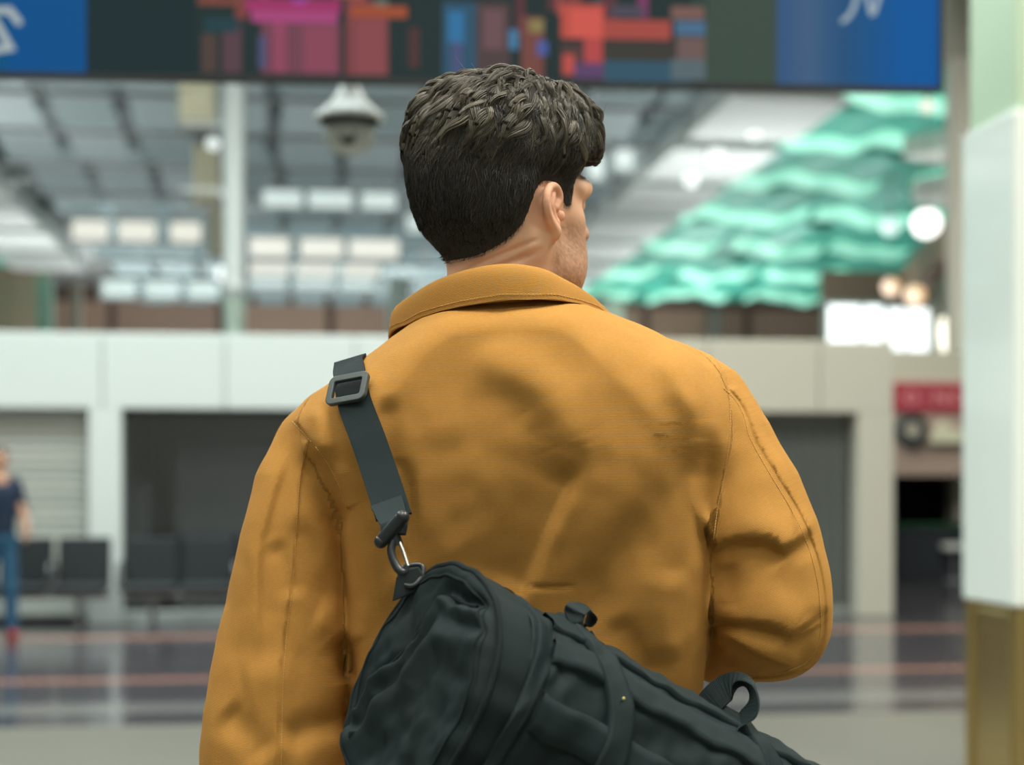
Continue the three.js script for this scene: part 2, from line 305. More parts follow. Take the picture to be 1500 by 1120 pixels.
// ---------------------------------------------------------------- the shop front across the hall
const FRONT = 16.8;
{
  const front = setting('wall_front', [0, 0, 0], HROT), cool = std([0.78, 0.86, 0.83], 0.5), warm = std([0.60, 0.595, 0.50], 0.55), shadowGap = std([0.2, 0.22, 0.21], 0.8);
  const u = (px) => at(px, 0, FRONT)[0], yTop = at(0, 486, FRONT)[1], yLow = at(0, 597, FRONT)[1];
  const fasciaEdges = [-340, -90, 150, 330, 520, 700, 862, 1035, 1200, 1308];
  for (let i = 0; i + 1 < fasciaEdges.length; i++) { const a = u(fasciaEdges[i]), b = u(fasciaEdges[i + 1]); mesh('fascia_panel', new RoundedBoxGeometry(b - a - 0.012, yTop - yLow, 0.3, 2, 0.012).translate((a + b) / 2, (yTop + yLow) / 2, -FRONT - 0.12), i > 5 ? warm : cool, front); }
  const shell = setting('wall_shop_shell', [0, 0, 0], HROT);
  mesh('roof_slab', box(u(1308) - u(-340), 0.12, 4.4, (u(1308) + u(-340)) / 2, yTop - 0.08, -FRONT - 2.45), white, shell);
  for (const [a, b, m] of [[-340, -180, cool], [130, 178, cool], [690, 742, cool], [1256, 1308, warm]]) mesh('pillar', new RoundedBoxGeometry(u(b) - u(a), yLow, 0.3, 2, 0.015).translate((u(a) + u(b)) / 2, yLow / 2, -FRONT - 0.12), m, front);
  mesh('side_wall', box(0.15, yTop - 0.04, 4.3, u(1308) - 0.08, yTop / 2, -FRONT - 2.4), warm, shell);
  mesh('side_wall', box(0.15, yTop - 0.04, 4.3, u(-340) + 0.08, yTop / 2, -FRONT - 2.4), cool, shell);
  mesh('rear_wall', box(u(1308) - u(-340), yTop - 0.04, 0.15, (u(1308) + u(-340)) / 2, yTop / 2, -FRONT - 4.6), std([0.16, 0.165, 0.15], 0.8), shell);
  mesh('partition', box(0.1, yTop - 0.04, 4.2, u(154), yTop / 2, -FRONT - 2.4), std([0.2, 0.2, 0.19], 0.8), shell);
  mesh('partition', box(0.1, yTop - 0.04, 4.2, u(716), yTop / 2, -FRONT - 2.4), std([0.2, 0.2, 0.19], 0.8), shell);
  mesh('skirting', box(u(690) - u(178), 0.12, 0.2, (u(690) + u(178)) / 2, 0.06, -FRONT - 0.1), cool, front);
  // white roller shutter at the left
  const sh = thing('roller_shutter', 'white roller shutter of horizontal slats behind the passer-by', 'shutter', hall(0, 0, 0), HROT), sm = std([0.66, 0.69, 0.63], 0.4), sm2 = std([0.58, 0.62, 0.57], 0.4);
  const slat = new RoundedBoxGeometry(u(130) - u(-180), 0.088, 0.05, 2, 0.02); let n = 0;
  for (let y = 0.1; y < yLow - 0.1; y += 0.096, n++) { const s = mesh('slat', slat, n % 3 ? sm : sm2, sh); s.position.set((u(130) + u(-180)) / 2, y, -FRONT - 0.33 - (n % 2) * 0.008); }
  mesh('guide_rail', box(0.08, yLow, 0.1, u(128), yLow / 2, -FRONT - 0.33), std([0.45, 0.48, 0.46], 0.5), sh);
  mesh('shutter_box', box(u(130) - u(-180), 0.16, 0.2, (u(130) + u(-180)) / 2, yLow - 0.06, -FRONT - 0.39), sm2, sh);
  // grey grille shutter at the right
  const gr = thing('roller_shutter', 'dark grey shutter of narrow upright slats at the right bay', 'shutter', hall(0, 0, 0), HROT), gm = [std([0.135, 0.155, 0.14], 0.5), std([0.115, 0.135, 0.125], 0.5)];
  const sw = (u(1256) - u(742)) / 48, vs = new RoundedBoxGeometry(sw * 0.88, yLow - 0.06, 0.05, 1, 0.015);
  for (let k = 0; k < 48; k++) { const s = mesh('slat', vs, gm[k % 2], gr); s.position.set(u(742) + (k + 0.5) * sw, yLow / 2 - 0.02, -FRONT - 0.33 - (k % 2) * 0.01); }
  mesh('shutter_box', box(u(1256) - u(742), 0.1, 0.2, (u(742) + u(1256)) / 2, yLow - 0.05, -FRONT - 0.39), std([0.25, 0.27, 0.25], 0.5), gr);
  mesh('bottom_bar', box(u(1256) - u(742), 0.08, 0.08, (u(742) + u(1256)) / 2, 0.05, -FRONT - 0.33), std([0.3, 0.32, 0.3], 0.4), gr);
  // glazed bay with a dim room behind
  const win = setting('window_1', [0, 0, 0], HROT), a = u(178), b = u(690);
  const glassMat = new THREE.MeshPhysicalMaterial({ color: 0xffffff, transmission: 1, thickness: 0, roughness: 0.03, ior: 1.5 });
  for (let k = 0; k < 2; k++) mesh('pane', box((b - a) / 2 - 0.03, yLow - 0.2, 0.012, a + (b - a) * (k + 0.5) / 2, yLow / 2 + 0.04, -FRONT - 0.2), glassMat, win);
  mesh('window_frame', join([box(0.05, yLow, 0.08, a + 0.025, yLow / 2, -FRONT - 0.2), box(0.05, yLow, 0.08, b - 0.025, yLow / 2, -FRONT - 0.2), box(0.05, yLow, 0.08, (a + b) / 2, yLow / 2, -FRONT - 0.2), box(b - a, 0.06, 0.08, (a + b) / 2, yLow - 0.03, -FRONT - 0.2)]), std([0.05, 0.06, 0.06], 0.4), win);
  // dark partition screens standing in the dim room
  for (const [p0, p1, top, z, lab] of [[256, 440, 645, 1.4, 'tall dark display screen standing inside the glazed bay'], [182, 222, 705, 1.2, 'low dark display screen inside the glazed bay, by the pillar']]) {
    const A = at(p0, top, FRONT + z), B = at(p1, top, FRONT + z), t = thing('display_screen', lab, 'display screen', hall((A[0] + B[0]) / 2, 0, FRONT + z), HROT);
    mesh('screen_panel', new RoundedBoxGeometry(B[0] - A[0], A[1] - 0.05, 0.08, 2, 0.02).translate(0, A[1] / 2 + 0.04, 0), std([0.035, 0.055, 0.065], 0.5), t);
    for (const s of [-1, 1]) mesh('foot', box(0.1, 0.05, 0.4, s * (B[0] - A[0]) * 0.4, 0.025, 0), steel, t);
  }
}
// row of waiting seats in front of the shops
{
  const leather = std([0.008, 0.014, 0.017], 0.7), chrome = std([0.2, 0.22, 0.23], 0.35, { metalness: 0.9 });
  const spec = [[-95, 3, 'dark three-seat waiting bench in front of the white shutter', 78], [178, 4, 'dark four-seat waiting bench in front of the glazed bay', 78], [1000, 0, '', 0]];
  for (const [px, n, label] of spec) {
    if (!n) continue;
    const W = 16.1, A = at(px, 0, W), pitch = 0.545, t = thing('waiting_bench', label, 'bench', hall(A[0], 0, W), HROT);
    for (let i = 0; i < n; i++) {
      const x = (i + 0.5) * pitch, s = mesh('seat', new RoundedBoxGeometry(0.5, 0.07, 0.46, 3, 0.03).translate(x, 0.42, 0.1), leather, t);
      mesh('backrest', new RoundedBoxGeometry(0.5, 0.46, 0.06, 3, 0.028).rotateX(-0.14).translate(x, 0.665, -0.16), leather, t);
    }
    for (let i = 0; i <= n; i += 2) mesh('armrest', tube([V(i * pitch, 0.36, -0.12), V(i * pitch, 0.62, -0.12), V(i * pitch, 0.65, 0.0), V(i * pitch, 0.62, 0.24), V(i * pitch, 0.4, 0.26)], 0.018, 30, 8), chrome, t);
    mesh('beam', box(n * pitch, 0.06, 0.09, n * pitch / 2, 0.345, 0.02), steel, t);
    for (const x of [0.3, n * pitch - 0.3]) mesh('leg', join([box(0.06, 0.33, 0.07, x, 0.18, 0.02), new RoundedBoxGeometry(0.06, 0.035, 0.6, 2, 0.012).translate(x, 0.0175, 0.02)]), chrome, t);
  }
}

// ---------------------------------------------------------------- things hung high: screen, camera dome, lantern boxes, mast, lamps
{
  const D0 = 6.0, turn = 0.0657, xl = (-150 - 750) * D0 * 0.993 / F, y0 = EYE + (HORIZON - 113) * D0 / F;
  const t = thing('display_screen', 'wide hanging display screen with blue ends and a blurred city picture', 'display screen', [0, y0, -6.18], turn), x0 = -2.27, x1 = 1.635, H = 1.25;
  // the print on the screen
  const pic = canvas(2048, 656, (c, w, h) => {
    const X = (px) => (px + 150) / 1537 * w, Y = (py) => h - (114 - py) / 1537 * w - 2;
    const R = (px0, py0, px1, py1, col) => { c.fillStyle = col; c.fillRect(X(px0), Y(py0), X(px1) - X(px0), Y(py1) - Y(py0)); };
    c.fillStyle = '#152322'; c.fillRect(0, 0, w, h);
    R(-150, -400, 122, 118, '#00498a'); R(-150, -400, 10, 118, '#004a80');
    const g = c.createLinearGradient(X(1140), 0, X(1330), 0); g.addColorStop(0, '#2c4f80'); g.addColorStop(0.25, '#3d5a80'); g.addColorStop(0.55, '#1d4a7a'); g.addColorStop(1, '#00509c');
    R(122, -400, 280, 118, '#15262a'); R(280, -400, 1032, 118, '#1d2a2b'); R(1032, -400, 1142, 118, '#37463c');
    c.fillStyle = g; c.fillRect(X(1140), 0, w - X(1140), h);
    for (let k = 0; k < 60; k++) { const a = 285 + rnd() * 730, b = rr(6, 26), y = -300 + rnd() * 260; R(a, y, a + b, y + rr(40, 160), ['#5a2f35', '#7a3a3a', '#24404a', '#a04a40', '#2a3c36', '#803060'][k % 6]); }
    R(282, 0, 345, 12, '#7b3f35'); R(288, 55, 310, 112, '#4d3a36'); R(318, 40, 346, 112, '#553a44'); R(292, 30, 340, 52, '#1c3a42');
    R(352, 0, 490, 20, '#a02c62'); R(360, 18, 486, 36, '#a83f78'); R(374, 36, 490, 112, '#713c4c'); R(392, 36, 410, 110, '#93405c'); R(436, 40, 484, 110, '#8a4054'); R(370, 56, 382, 104, '#4a4a70'); R(420, 0, 440, 6, '#b048b0');
    R(498, 0, 560, 112, '#7e3c40'); R(505, 8, 588, 26, '#a2482e'); R(540, 0, 560, 8, '#6d6d5c'); R(512, 30, 556, 112, '#8a4248'); R(590, 40, 606, 100, '#4a2e30');
    R(640, 0, 690, 112, '#2b4d66'); R(648, 14, 672, 62, '#2c6ea0'); R(655, 60, 668, 110, '#4a4e7a'); R(690, 0, 740, 118, '#4c3a3c'); R(700, 10, 730, 70, '#6c4a50'); R(738, 40, 752, 70, '#3f78a0'); R(756, 20, 790, 118, '#74403c'); R(768, 24, 790, 44, '#8a7a4a'); R(780, 56, 796, 78, '#4858a0');
    R(815, 0, 880, 52, '#c04a40'); R(830, 8, 876, 50, '#d8544a'); R(850, 50, 878, 112, '#b84444'); R(815, 60, 850, 110, '#4e3534'); R(818, 76, 836, 106, '#c04a44'); R(880, 22, 980, 52, '#a8453e'); R(890, 0, 940, 18, '#4a4252'); R(880, 55, 985, 84, '#38332f'); R(880, 84, 1010, 118, '#2d5064'); R(980, 0, 1030, 20, '#7a5550'); R(986, 22, 1032, 44, '#46688a'); R(988, 46, 1032, 80, '#6d5250'); R(980, 80, 1032, 112, '#55646c'); R(835, 88, 880, 112, '#5a3c66');
    c.fillStyle = 'rgba(120,150,140,0.10)'; c.fillRect(0, 0, w, h);
    // the feet of two white characters reach into view
    c.strokeStyle = '#a9b4b4'; c.lineCap = 'round'; c.lineWidth = 15;
    c.beginPath(); c.moveTo(X(-60), Y(28)); c.lineTo(X(12), Y(25)); c.lineTo(X(25), Y(42)); c.moveTo(X(-8), Y(42)); c.lineTo(X(13), Y(80)); c.lineTo(X(-8), Y(84)); c.stroke();
    c.lineWidth = 10; c.strokeStyle = '#9fb0b8'; c.beginPath(); c.moveTo(X(1262), Y(-30)); c.quadraticCurveTo(X(1260), Y(6), X(1240), Y(18)); c.moveTo(X(1276), Y(-26)); c.lineTo(X(1284), Y(6)); c.moveTo(X(1298), Y(-30)); c.lineTo(X(1288), Y(4)); c.stroke();
  });
  const face = new THREE.MeshPhysicalMaterial({ color: 0x040404, roughness: 0.7, specularIntensity: 0.15, emissive: 0xffffff, emissiveMap: pic, emissiveIntensity: 0.95 });
  const scr = new THREE.PlaneGeometry(x1 - x0 - 0.03, H - 0.03); scr.translate((x0 + x1) / 2, H / 2 + 0.004, 0.0655);
  mesh('housing', new RoundedBoxGeometry(x1 - x0, H, 0.06, 2, 0.012).translate((x0 + x1) / 2, H / 2, 0.03), std([0.012, 0.016, 0.018], 0.4), t);
  mesh('bezel', join([box(x1 - x0, 0.016, 0.02, (x0 + x1) / 2, 0.008, 0.065), box(0.012, H, 0.02, x0 + 0.006, H / 2, 0.065), box(0.012, H, 0.02, x1 - 0.006, H / 2, 0.065), box(x1 - x0, 0.016, 0.02, (x0 + x1) / 2, H - 0.008, 0.065)]), std([0.012, 0.016, 0.018], 0.35), t);
  mesh('screen', scr, face, t);
  for (const x of [x0 + 0.6, (x0 + x1) / 2, x1 - 0.6]) mesh('hanger', cyl(0.02, 0.02, CEIL + 0.6 - y0 - H, x, H + (CEIL + 0.6 - y0 - H) / 2, 0, 12), steel, t);
}
{
  const D = 6.55, t = thing('security_camera', 'white domed security camera hanging under the display screen', 'security camera', [(512 - 750) * D / F, EYE + (HORIZON - 226) * D / F, -D]);
  mesh('canopy', lathe([[0, 0.285], [0.02, 0.29], [0.034, 0.28], [0.045, 0.25], [0.07, 0.215], [0.105, 0.18], [0.138, 0.15], [0.14, 0.138], [0.132, 0.134], [0.1, 0.145], [0, 0.15]]), std([0.9, 0.94, 0.92], 0.4), t);
  mesh('collar_ring', lathe([[0, 0.145], [0.118, 0.142], [0.115, 0.118], [0.09, 0.112], [0, 0.112]]), std([0.05, 0.06, 0.06], 0.6), t);
  mesh('dome_housing', lathe([[0, 0.118], [0.098, 0.115], [0.1, 0.08], [0.094, 0.045], [0.072, 0.018], [0.04, 0.004], [0, 0.0]]), std([0.6, 0.64, 0.62], 0.35), t);
  const lens = mesh('lens', join([lathe([[0, 0.012], [0.03, 0.01], [0.034, 0.0], [0.034, -0.02]], 28).rotateX(Math.PI / 2)]), std([0.01, 0.015, 0.02], 0.1), t); lens.position.set(0.002, 0.055, 0.083);
  mesh('drop_pipe', cyl(0.02, 0.02, CEIL + 0.6 - t.position.y - 0.285, 0, 0.285 + (CEIL + 0.6 - t.position.y - 0.285) / 2, 0, 14), std([0.6, 0.64, 0.62], 0.4), t);
}
{
  const beige = std([0.86, 0.79, 0.56], 0.6), capM = std([0.45, 0.42, 0.33], 0.6);
  [[290, 114, 186, 52, 26, 'nearest and largest'], [303, 214, 300, 36, 32.5, 'second'], [318, 304, 376, 24, 41, 'farthest and smallest']].forEach(([px, y0, y1, wpx, w, lab]) => {
    const A = at(px, y1, w), B = at(px, y0, w), s = wpx * A[2] / F, h = B[1] - A[1], t = thing('lantern_box', `beige upright lantern box hung beside the white mast, ${lab}`, 'lantern', hall(A[0], A[1], w), HROT);
    mesh('box_body', new RoundedBoxGeometry(s, h, s, 2, 0.03).translate(0, h / 2, 0), beige, t);
    mesh('rim', join([box(s + 0.03, 0.05, s + 0.03, 0, 0.02, 0), box(s + 0.03, 0.05, s + 0.03, 0, h - 0.02, 0)]), capM, t);
    mesh('hanger', cyl(0.025, 0.025, CEIL + 0.6 - B[1], 0, h + (CEIL + 0.6 - B[1]) / 2, 0, 10), steel, t);
  });
  const w = 25.4, A = at(342, 0, w), mast = thing('mast', 'tall white round mast left of the camera dome', 'mast', hall(A[0], 0, w), HROT);
  mesh('lower_shaft', lathe([[0, 0], [0.25, 0], [0.25, 0.1], [0.17, 0.2], [0.155, 4.3], [0, 4.3]], 28), std([0.45, 0.56, 0.47], 0.5), mast);
  mesh('upper_shaft', lathe([[0, 4.3], [0.19, 4.3], [0.2, 4.45], [0.165, 4.55], [0.165, CEIL + 0.57], [0, CEIL + 0.57]], 28), std([0.9, 0.95, 0.93], 0.4), mast);
  mesh('bracket', join([box(0.9, 0.06, 0.06, -0.35, 6.9, 0), box(0.9, 0.06, 0.06, -0.35, 5.9, 0)]), white, mast);
}
// round lamps hung in the ceiling
{
  const lamps = [[330, 400, 12, 36, [0.95, 1, 0.98], 1.5, 'round white lamp at the foot of the white mast'], [312, 210, 10, 28, [0.85, 0.95, 0.92], 0.8, 'small round white lamp left of the white mast, upper'], [334, 282, 11, 30, [0.9, 1, 0.97], 0.9, 'small round white lamp on the white mast, middle'],
    [1050, 228, 12, 30, [0.95, 1, 0.97], 1.1, 'round white lamp beside the white coffers'], [1012, 262, 11, 33, [0.85, 0.95, 0.92], 0.75, 'dimmer round lamp lower along the white coffers'], [1358, 155, 9, 27, [1, 0.9, 0.7], 1.2, "small warm lamp under the screen's right end"], [1357, 327, 21, 25, [1, 0.98, 0.93], 2.2, 'large bright white lamp left of the big column'], [1304, 330, 15, 34, [0.5, 0.85, 0.75], 0.9, 'pale teal lamp left of the large bright one'],
    [1305, 420, 13, 33, [1, 0.48, 0.13], 0.75, 'orange lamp above the bright windows, left one'], [1341, 432, 15, 33, [1, 0.52, 0.16], 0.8, 'orange lamp above the bright windows, right one'], [1436, 118, 14, 26, [0.7, 0.95, 0.85], 0.7, "pale lamp just right of the screen's lower corner"]];
  for (const [px, py, rp, w, c, e, label] of lamps) {
    const A = at(px, py, w), r = rp * A[2] / F, t = thing('pendant_lamp', label, 'lamp', hall(A[0], A[1], w), HROT);
    mesh('globe', new THREE.SphereGeometry(r, 24, 16), glow(c, e), t);
    mesh('cap', lathe([[0, r + 0.05], [r * 0.4, r + 0.04], [r * 0.55, r * 0.86], [0, r * 0.86]], 20), steel, t);
    mesh('cord', cyl(0.01, 0.01, CEIL + 0.6 - A[1] - r, 0, r + (CEIL + 0.6 - A[1] - r) / 2, 0, 8), steel, t);
  }
  const w = 29, A = at(1105, 205, w), B = at(1105, 128, w), t = thing('tube_lamp', 'upright white tube lamp in front of the right row of coffers', 'lamp', hall(A[0], A[1], w), HROT), h = B[1] - A[1];
  mesh('tube', new THREE.CapsuleGeometry(0.13, h - 0.26, 8, 20).translate(0, h / 2, 0), glow([0.95, 1, 0.97], 0.95), t); mesh('cap', cyl(0.14, 0.14, 0.08, 0, h, 0), steel, t); mesh('cord', cyl(0.02, 0.02, CEIL + 0.6 - B[1], 0, h + (CEIL + 0.6 - B[1]) / 2, 0, 8), steel, t);
}

// ---------------------------------------------------------------- right side: white column, passage, shop and far windows
{
  const w1 = 7.0 * (ca - (1485 - 750) / F * sa), C = at(1485, 0, w1), uL = C[0], size = 0.56, t = thing('column', 'big square white column with a brass-clad foot at the right', 'column', hall(uL + size / 2, 0, w1 + size / 2), HROT);
  const enamel = new THREE.MeshPhysicalMaterial({ color: new THREE.Color(0.86, 0.94, 0.89), roughness: 0.3, clearcoat: 0.4 }), green = std([0.52, 0.68, 0.50], 0.4), brass = std([0.62, 0.46, 0.20], 0.28, { metalness: 1 });
  const yb = EYE - 180 * 7.0 / F, ym = EYE + 545 * 7.1 / F;
  mesh('shaft', new RoundedBoxGeometry(size, ym - yb, size, 3, 0.015).translate(0, (ym + yb) / 2, 0), enamel, t);
  mesh('upper_cladding', new RoundedBoxGeometry(size - 0.05, CEIL + 0.55 - ym, size - 0.05, 3, 0.015).translate(0, (CEIL + 0.55 + ym) / 2, 0), green, t);
  mesh('foot', new RoundedBoxGeometry(size - 0.05, yb, size - 0.05, 3, 0.05).translate(0, yb / 2, 0), brass, t);
  for (const [x, z] of [[-1, 1], [1, 1], [-1, -1]]) mesh('corner_tube', cyl(0.05, 0.05, yb - 0.01, x * (size / 2 - 0.05), yb / 2, z * (size / 2 - 0.05), 24), brass, t);
  mesh('joint_strip', join([box(0.012, ym - yb, 0.006, 0.06, (ym + yb) / 2, size / 2 + 0.002)]), std([0.5, 0.6, 0.55], 0.5), t);
}
{
  const w = 24, A = at(1392, 0, w), B = at(1432, 0, w), t = thing('column', 'slim beige column behind the big white one', 'column', hall((A[0] + B[0]) / 2, 0, w), HROT), s = B[0] - A[0];
  mesh('shaft', new RoundedBoxGeometry(s, CEIL - 0.5, 0.4, 2, 0.03).translate(0, (CEIL - 0.5) / 2, 0), std([0.85, 0.80, 0.68], 0.6), t);
  mesh('capital', new RoundedBoxGeometry(s + 0.15, 1.0, 0.5, 2, 0.04).translate(0, CEIL, 0), std([0.6, 0.58, 0.48], 0.6), t);
}
{
  // shop beyond the passage: red sign over a dim counter
  const w = 22.5, X = (px) => at(px, 0, w)[0], Yp = (py) => at(1360, py, w)[1], t = setting('wall_shop', [0, 0, 0], HROT), cx = (X(1290) + X(1560)) / 2, wd = X(1560) - X(1290);
  const tan = std([0.36, 0.27, 0.22], 0.6), darkRoom = std([0.03, 0.03, 0.034], 0.8);
  mesh('upper_wall', box(wd, 0.62, 0.3, cx, Yp(525) - 0.2, -w - 0.15), std([0.58, 0.56, 0.45], 0.6), t);
  mesh('lintel', box(wd, Yp(604) - Yp(696), 0.3, cx, (Yp(604) + Yp(696)) / 2, -w - 0.15), tan, t);
  mesh('jamb', box(0.3, Yp(696), 0.3, X(1296), Yp(696) / 2, -w - 0.15), darkRoom, t);
  mesh('rear_wall', box(wd, 3.4, 0.2, cx, 1.7, -w - 4), std([0.05, 0.045, 0.05], 0.8), t); mesh('room_ceiling', box(wd, 0.1, 4, cx, 2.6, -w - 2.1), darkRoom, t);
  for (const s of [-1, 1]) mesh('room_side', box(0.1, 3.2, 4, cx + s * wd / 2, 1.6, -w - 2.1), darkRoom, t);
  const sg = thing('shop_sign', 'red shop sign with pale letters over the dim counter', 'sign', hall(cx, Yp(604), w), HROT), sh = Yp(560) - Yp(604);
  const tex = canvas(1024, 192, (c, W, H) => { c.fillStyle = '#a83c48'; c.fillRect(0, 0, W, H); c.fillStyle = '#b4606a'; c.fillRect(230, 0, 14, H); c.fillStyle = '#d88f92'; c.font = 'bold 120px sans-serif'; c.fillText('O', 110, 140); c.fillText('NC', 275, 140); });
  mesh('board', new RoundedBoxGeometry(wd, sh, 0.12, 2, 0.02).translate(0, sh / 2, -0.02), std([0.5, 0.05, 0.08], 0.5), sg);
  mesh('print', new THREE.PlaneGeometry(wd - 0.04, sh - 0.04).translate(0, sh / 2, 0.045), new THREE.MeshStandardMaterial({ map: tex, roughness: 0.5 }), sg);
  const D = at(1336, 628, w - 0.15), em = thing('round_emblem', 'round dark emblem with a pale core under the red sign', 'emblem', hall(D[0], D[1], w - 0.12), HROT);
  mesh('ring', new THREE.TorusGeometry(0.17, 0.07, 14, 40), std([0.03, 0.05, 0.05], 0.5), em); mesh('core', cyl(0.12, 0.12, 0.05, 0, 0, 0, 30).rotateX(Math.PI / 2), std([0.42, 0.38, 0.30], 0.5), em);
  const G = at(1384, 648, w - 0.1), pk = thing('price_board', 'pale cut-out board beside the dark emblem', 'sign', hall(G[0], G[1], w - 0.1), HROT);
  const sh2 = new THREE.Shape([[-0.22, 0], [-0.16, 0.2], [-0.02, 0.33], [0.06, 0.2], [0.24, 0.17], [0.26, 0]].map(([x, y]) => new THREE.Vector2(x, y))); mesh('board', new THREE.ExtrudeGeometry(sh2, { depth: 0.03, bevelEnabled: true, bevelSize: 0.008, bevelThickness: 0.008 }), std([0.66, 0.66, 0.48], 0.5), pk); mesh('backing', box(0.6, 0.36, 0.02, 0.08, 0.17, -0.03), std([0.45, 0.33, 0.27], 0.6), pk);
  // counter with a green shelf edge and a shiny machine
  const ct = thing('counter', 'low dark shop counter with a green edge', 'counter', hall(cx, 0, w + 0.9), HROT);
  mesh('cabinet', new RoundedBoxGeometry(wd - 0.3, 0.78, 0.6, 2, 0.02).translate(0, 0.39, 0), std([0.012, 0.018, 0.024], 0.6), ct); mesh('worktop', new RoundedBoxGeometry(wd - 0.24, 0.05, 0.66, 2, 0.015).translate(0, 0.805, 0), std([0.02, 0.10, 0.04], 0.5), ct);
  const M = at(1394, 815, w + 0.5), mc = thing('metal_tray', 'shiny metal tray on a stand in front of the counter', 'tray', hall(M[0], 0, w + 0.4), HROT);
  mesh('tray', new RoundedBoxGeometry(0.34, 0.1, 0.24, 2, 0.03).translate(0, 0.5, 0), std([0.6, 0.63, 0.58], 0.4), mc); mesh('stand', join([cyl(0.02, 0.02, 0.46, 0, 0.23, 0, 12), cyl(0.14, 0.14, 0.03, 0, 0.015, 0, 24)]), steel, mc);
}
{
  // tall daylit windows at the far right and the brown walls round them
  const w = 46, X = (px) => at(px, 0, w)[0], Yp = (py) => at(1290, py, w)[1], t = setting('window_2', [0, 0, 0], HROT);
  const y0 = Yp(534), y1 = Yp(448);
  [[1214, 1260], [1266, 1292], [1300, 1324], [1329, 1360]].forEach(([a, b], k) => mesh('pane', box(X(b) - X(a), y1 - y0 + (k > 1 ? 0.1 : 0), 0.05, (X(a) + X(b)) / 2, (y0 + y1) / 2 - (k > 1 ? 0.12 : 0), -w), glow([0.95, 1, 1.0], 1.7), t));
  mesh('window_frame', join([box(X(1368) - X(1208), 0.12, 0.2, (X(1368) + X(1208)) / 2, y1 + 0.08, -w - 0.1), ...[1263, 1296, 1326, 1364, 1210].map((p) => box(0.1, y1 - y0, 0.2, X(p), (y0 + y1) / 2, -w - 0.1))]), std([0.4, 0.42, 0.4], 0.5), t);
  const bw = setting('wall_far_right', [0, 0, 0], HROT);
  mesh('spandrel', box(X(1440) - X(1206), 0.9, 0.3, (X(1440) + X(1206)) / 2, y1 + 0.58, -w - 0.2), std([0.26, 0.16, 0.12], 0.7), bw);
  mesh('sill_wall', box(X(1440) - X(1206), y0, 0.3, (X(1440) + X(1206)) / 2, y0 / 2, -w - 0.2), std([0.36, 0.33, 0.26], 0.7), bw);
  for (const [a, b, c] of [[1364, 1388, [0.40, 0.38, 0.30]], [1392, 1440, [0.34, 0.17, 0.10]]]) mesh('pier', box(X(b) - X(a), CEIL, 0.3, (X(a) + X(b)) / 2, CEIL / 2, -w + 0.3), std(c, 0.6), bw);
  const w3 = 30, A = at(1376, 524, w3), B = at(1412, 466, w3), wl = thing('wall_lamp', 'warm glowing wall lamp against the brown pier by the column', 'lamp', hall((A[0] + B[0]) / 2, A[1], w3), HROT), h = B[1] - A[1];
  mesh('shade', lathe([[0, 0], [0.12, 0], [0.2, 0.1], [0.24, h * 0.6], [0.22, h], [0, h]], 28), glow([1, 0.9, 0.68], 1.6), wl); mesh('bracket', box(0.1, A[1], 0.06, 0, -A[1] / 2, -0.1), steel, wl);
  const s1 = at(1330, 400, 40), sl = thing('ceiling_beam', 'slanting brown beam at the right under the teal sheets', 'beam', hall(0, 0, 0), HROT);
  const P = [at(1418, 330, 30), at(1330, 420, 46)]; const a = V(P[0][0], P[0][1], -30), b = V(P[1][0], P[1][1], -46), d = b.clone().sub(a);
  const g = new RoundedBoxGeometry(0.5, 0.8, d.length(), 2, 0.04); g.lookAt(d); const m = a.clone().lerp(b, 0.5); g.translate(m.x, m.y, m.z); mesh('beam', g, std([0.30, 0.16, 0.10], 0.6), sl);
  for (const [px0, px1, py, ww, k] of [[1346, 1424, 212, 29, 'upper'], [1362, 1436, 276, 28, 'lower']]) { const p = at(px0, py, ww), q = at(px1, py, ww), bx = thing('bulkhead', `white ceiling bulkhead left of the big column, ${k} one`, 'bulkhead', hall((p[0] + q[0]) / 2, p[1], ww), HROT + 0.5); mesh('bulkhead_box', new RoundedBoxGeometry(q[0] - p[0], 0.42, 1.2, 2, 0.06), std([0.75, 0.76, 0.70], 0.5), bx); mesh('hanger', cyl(0.03, 0.03, CEIL + 0.6 - p[1], 0, (CEIL + 0.6 - p[1]) / 2, 0, 8), steel, bx); }
}
{ // brown end of the left wing
  const w = 55.3, lw = setting('wall_far_left', [0, 0, 0], HROT), tones = [[0.50, 0.335, 0.25], [0.44, 0.30, 0.23]].map((c) => std(c, 0.7)), geo = new RoundedBoxGeometry(2.9, CEIL + 0.4, 0.12, 2, 0.03);
  mesh('backing', box(U0 + 24 + 15.6, CEIL + 0.6, 0.2, -16.2, (CEIL + 0.6) / 2, -w - 0.2), std([0.16, 0.11, 0.09], 0.8), lw);
  for (let k = 0; k < 5; k++) { const p = mesh('cladding_panel', geo, tones[k % 2], lw); p.position.set(-9.9 - k * 3.1, (CEIL + 0.4) / 2, -w - 0.06); }
}
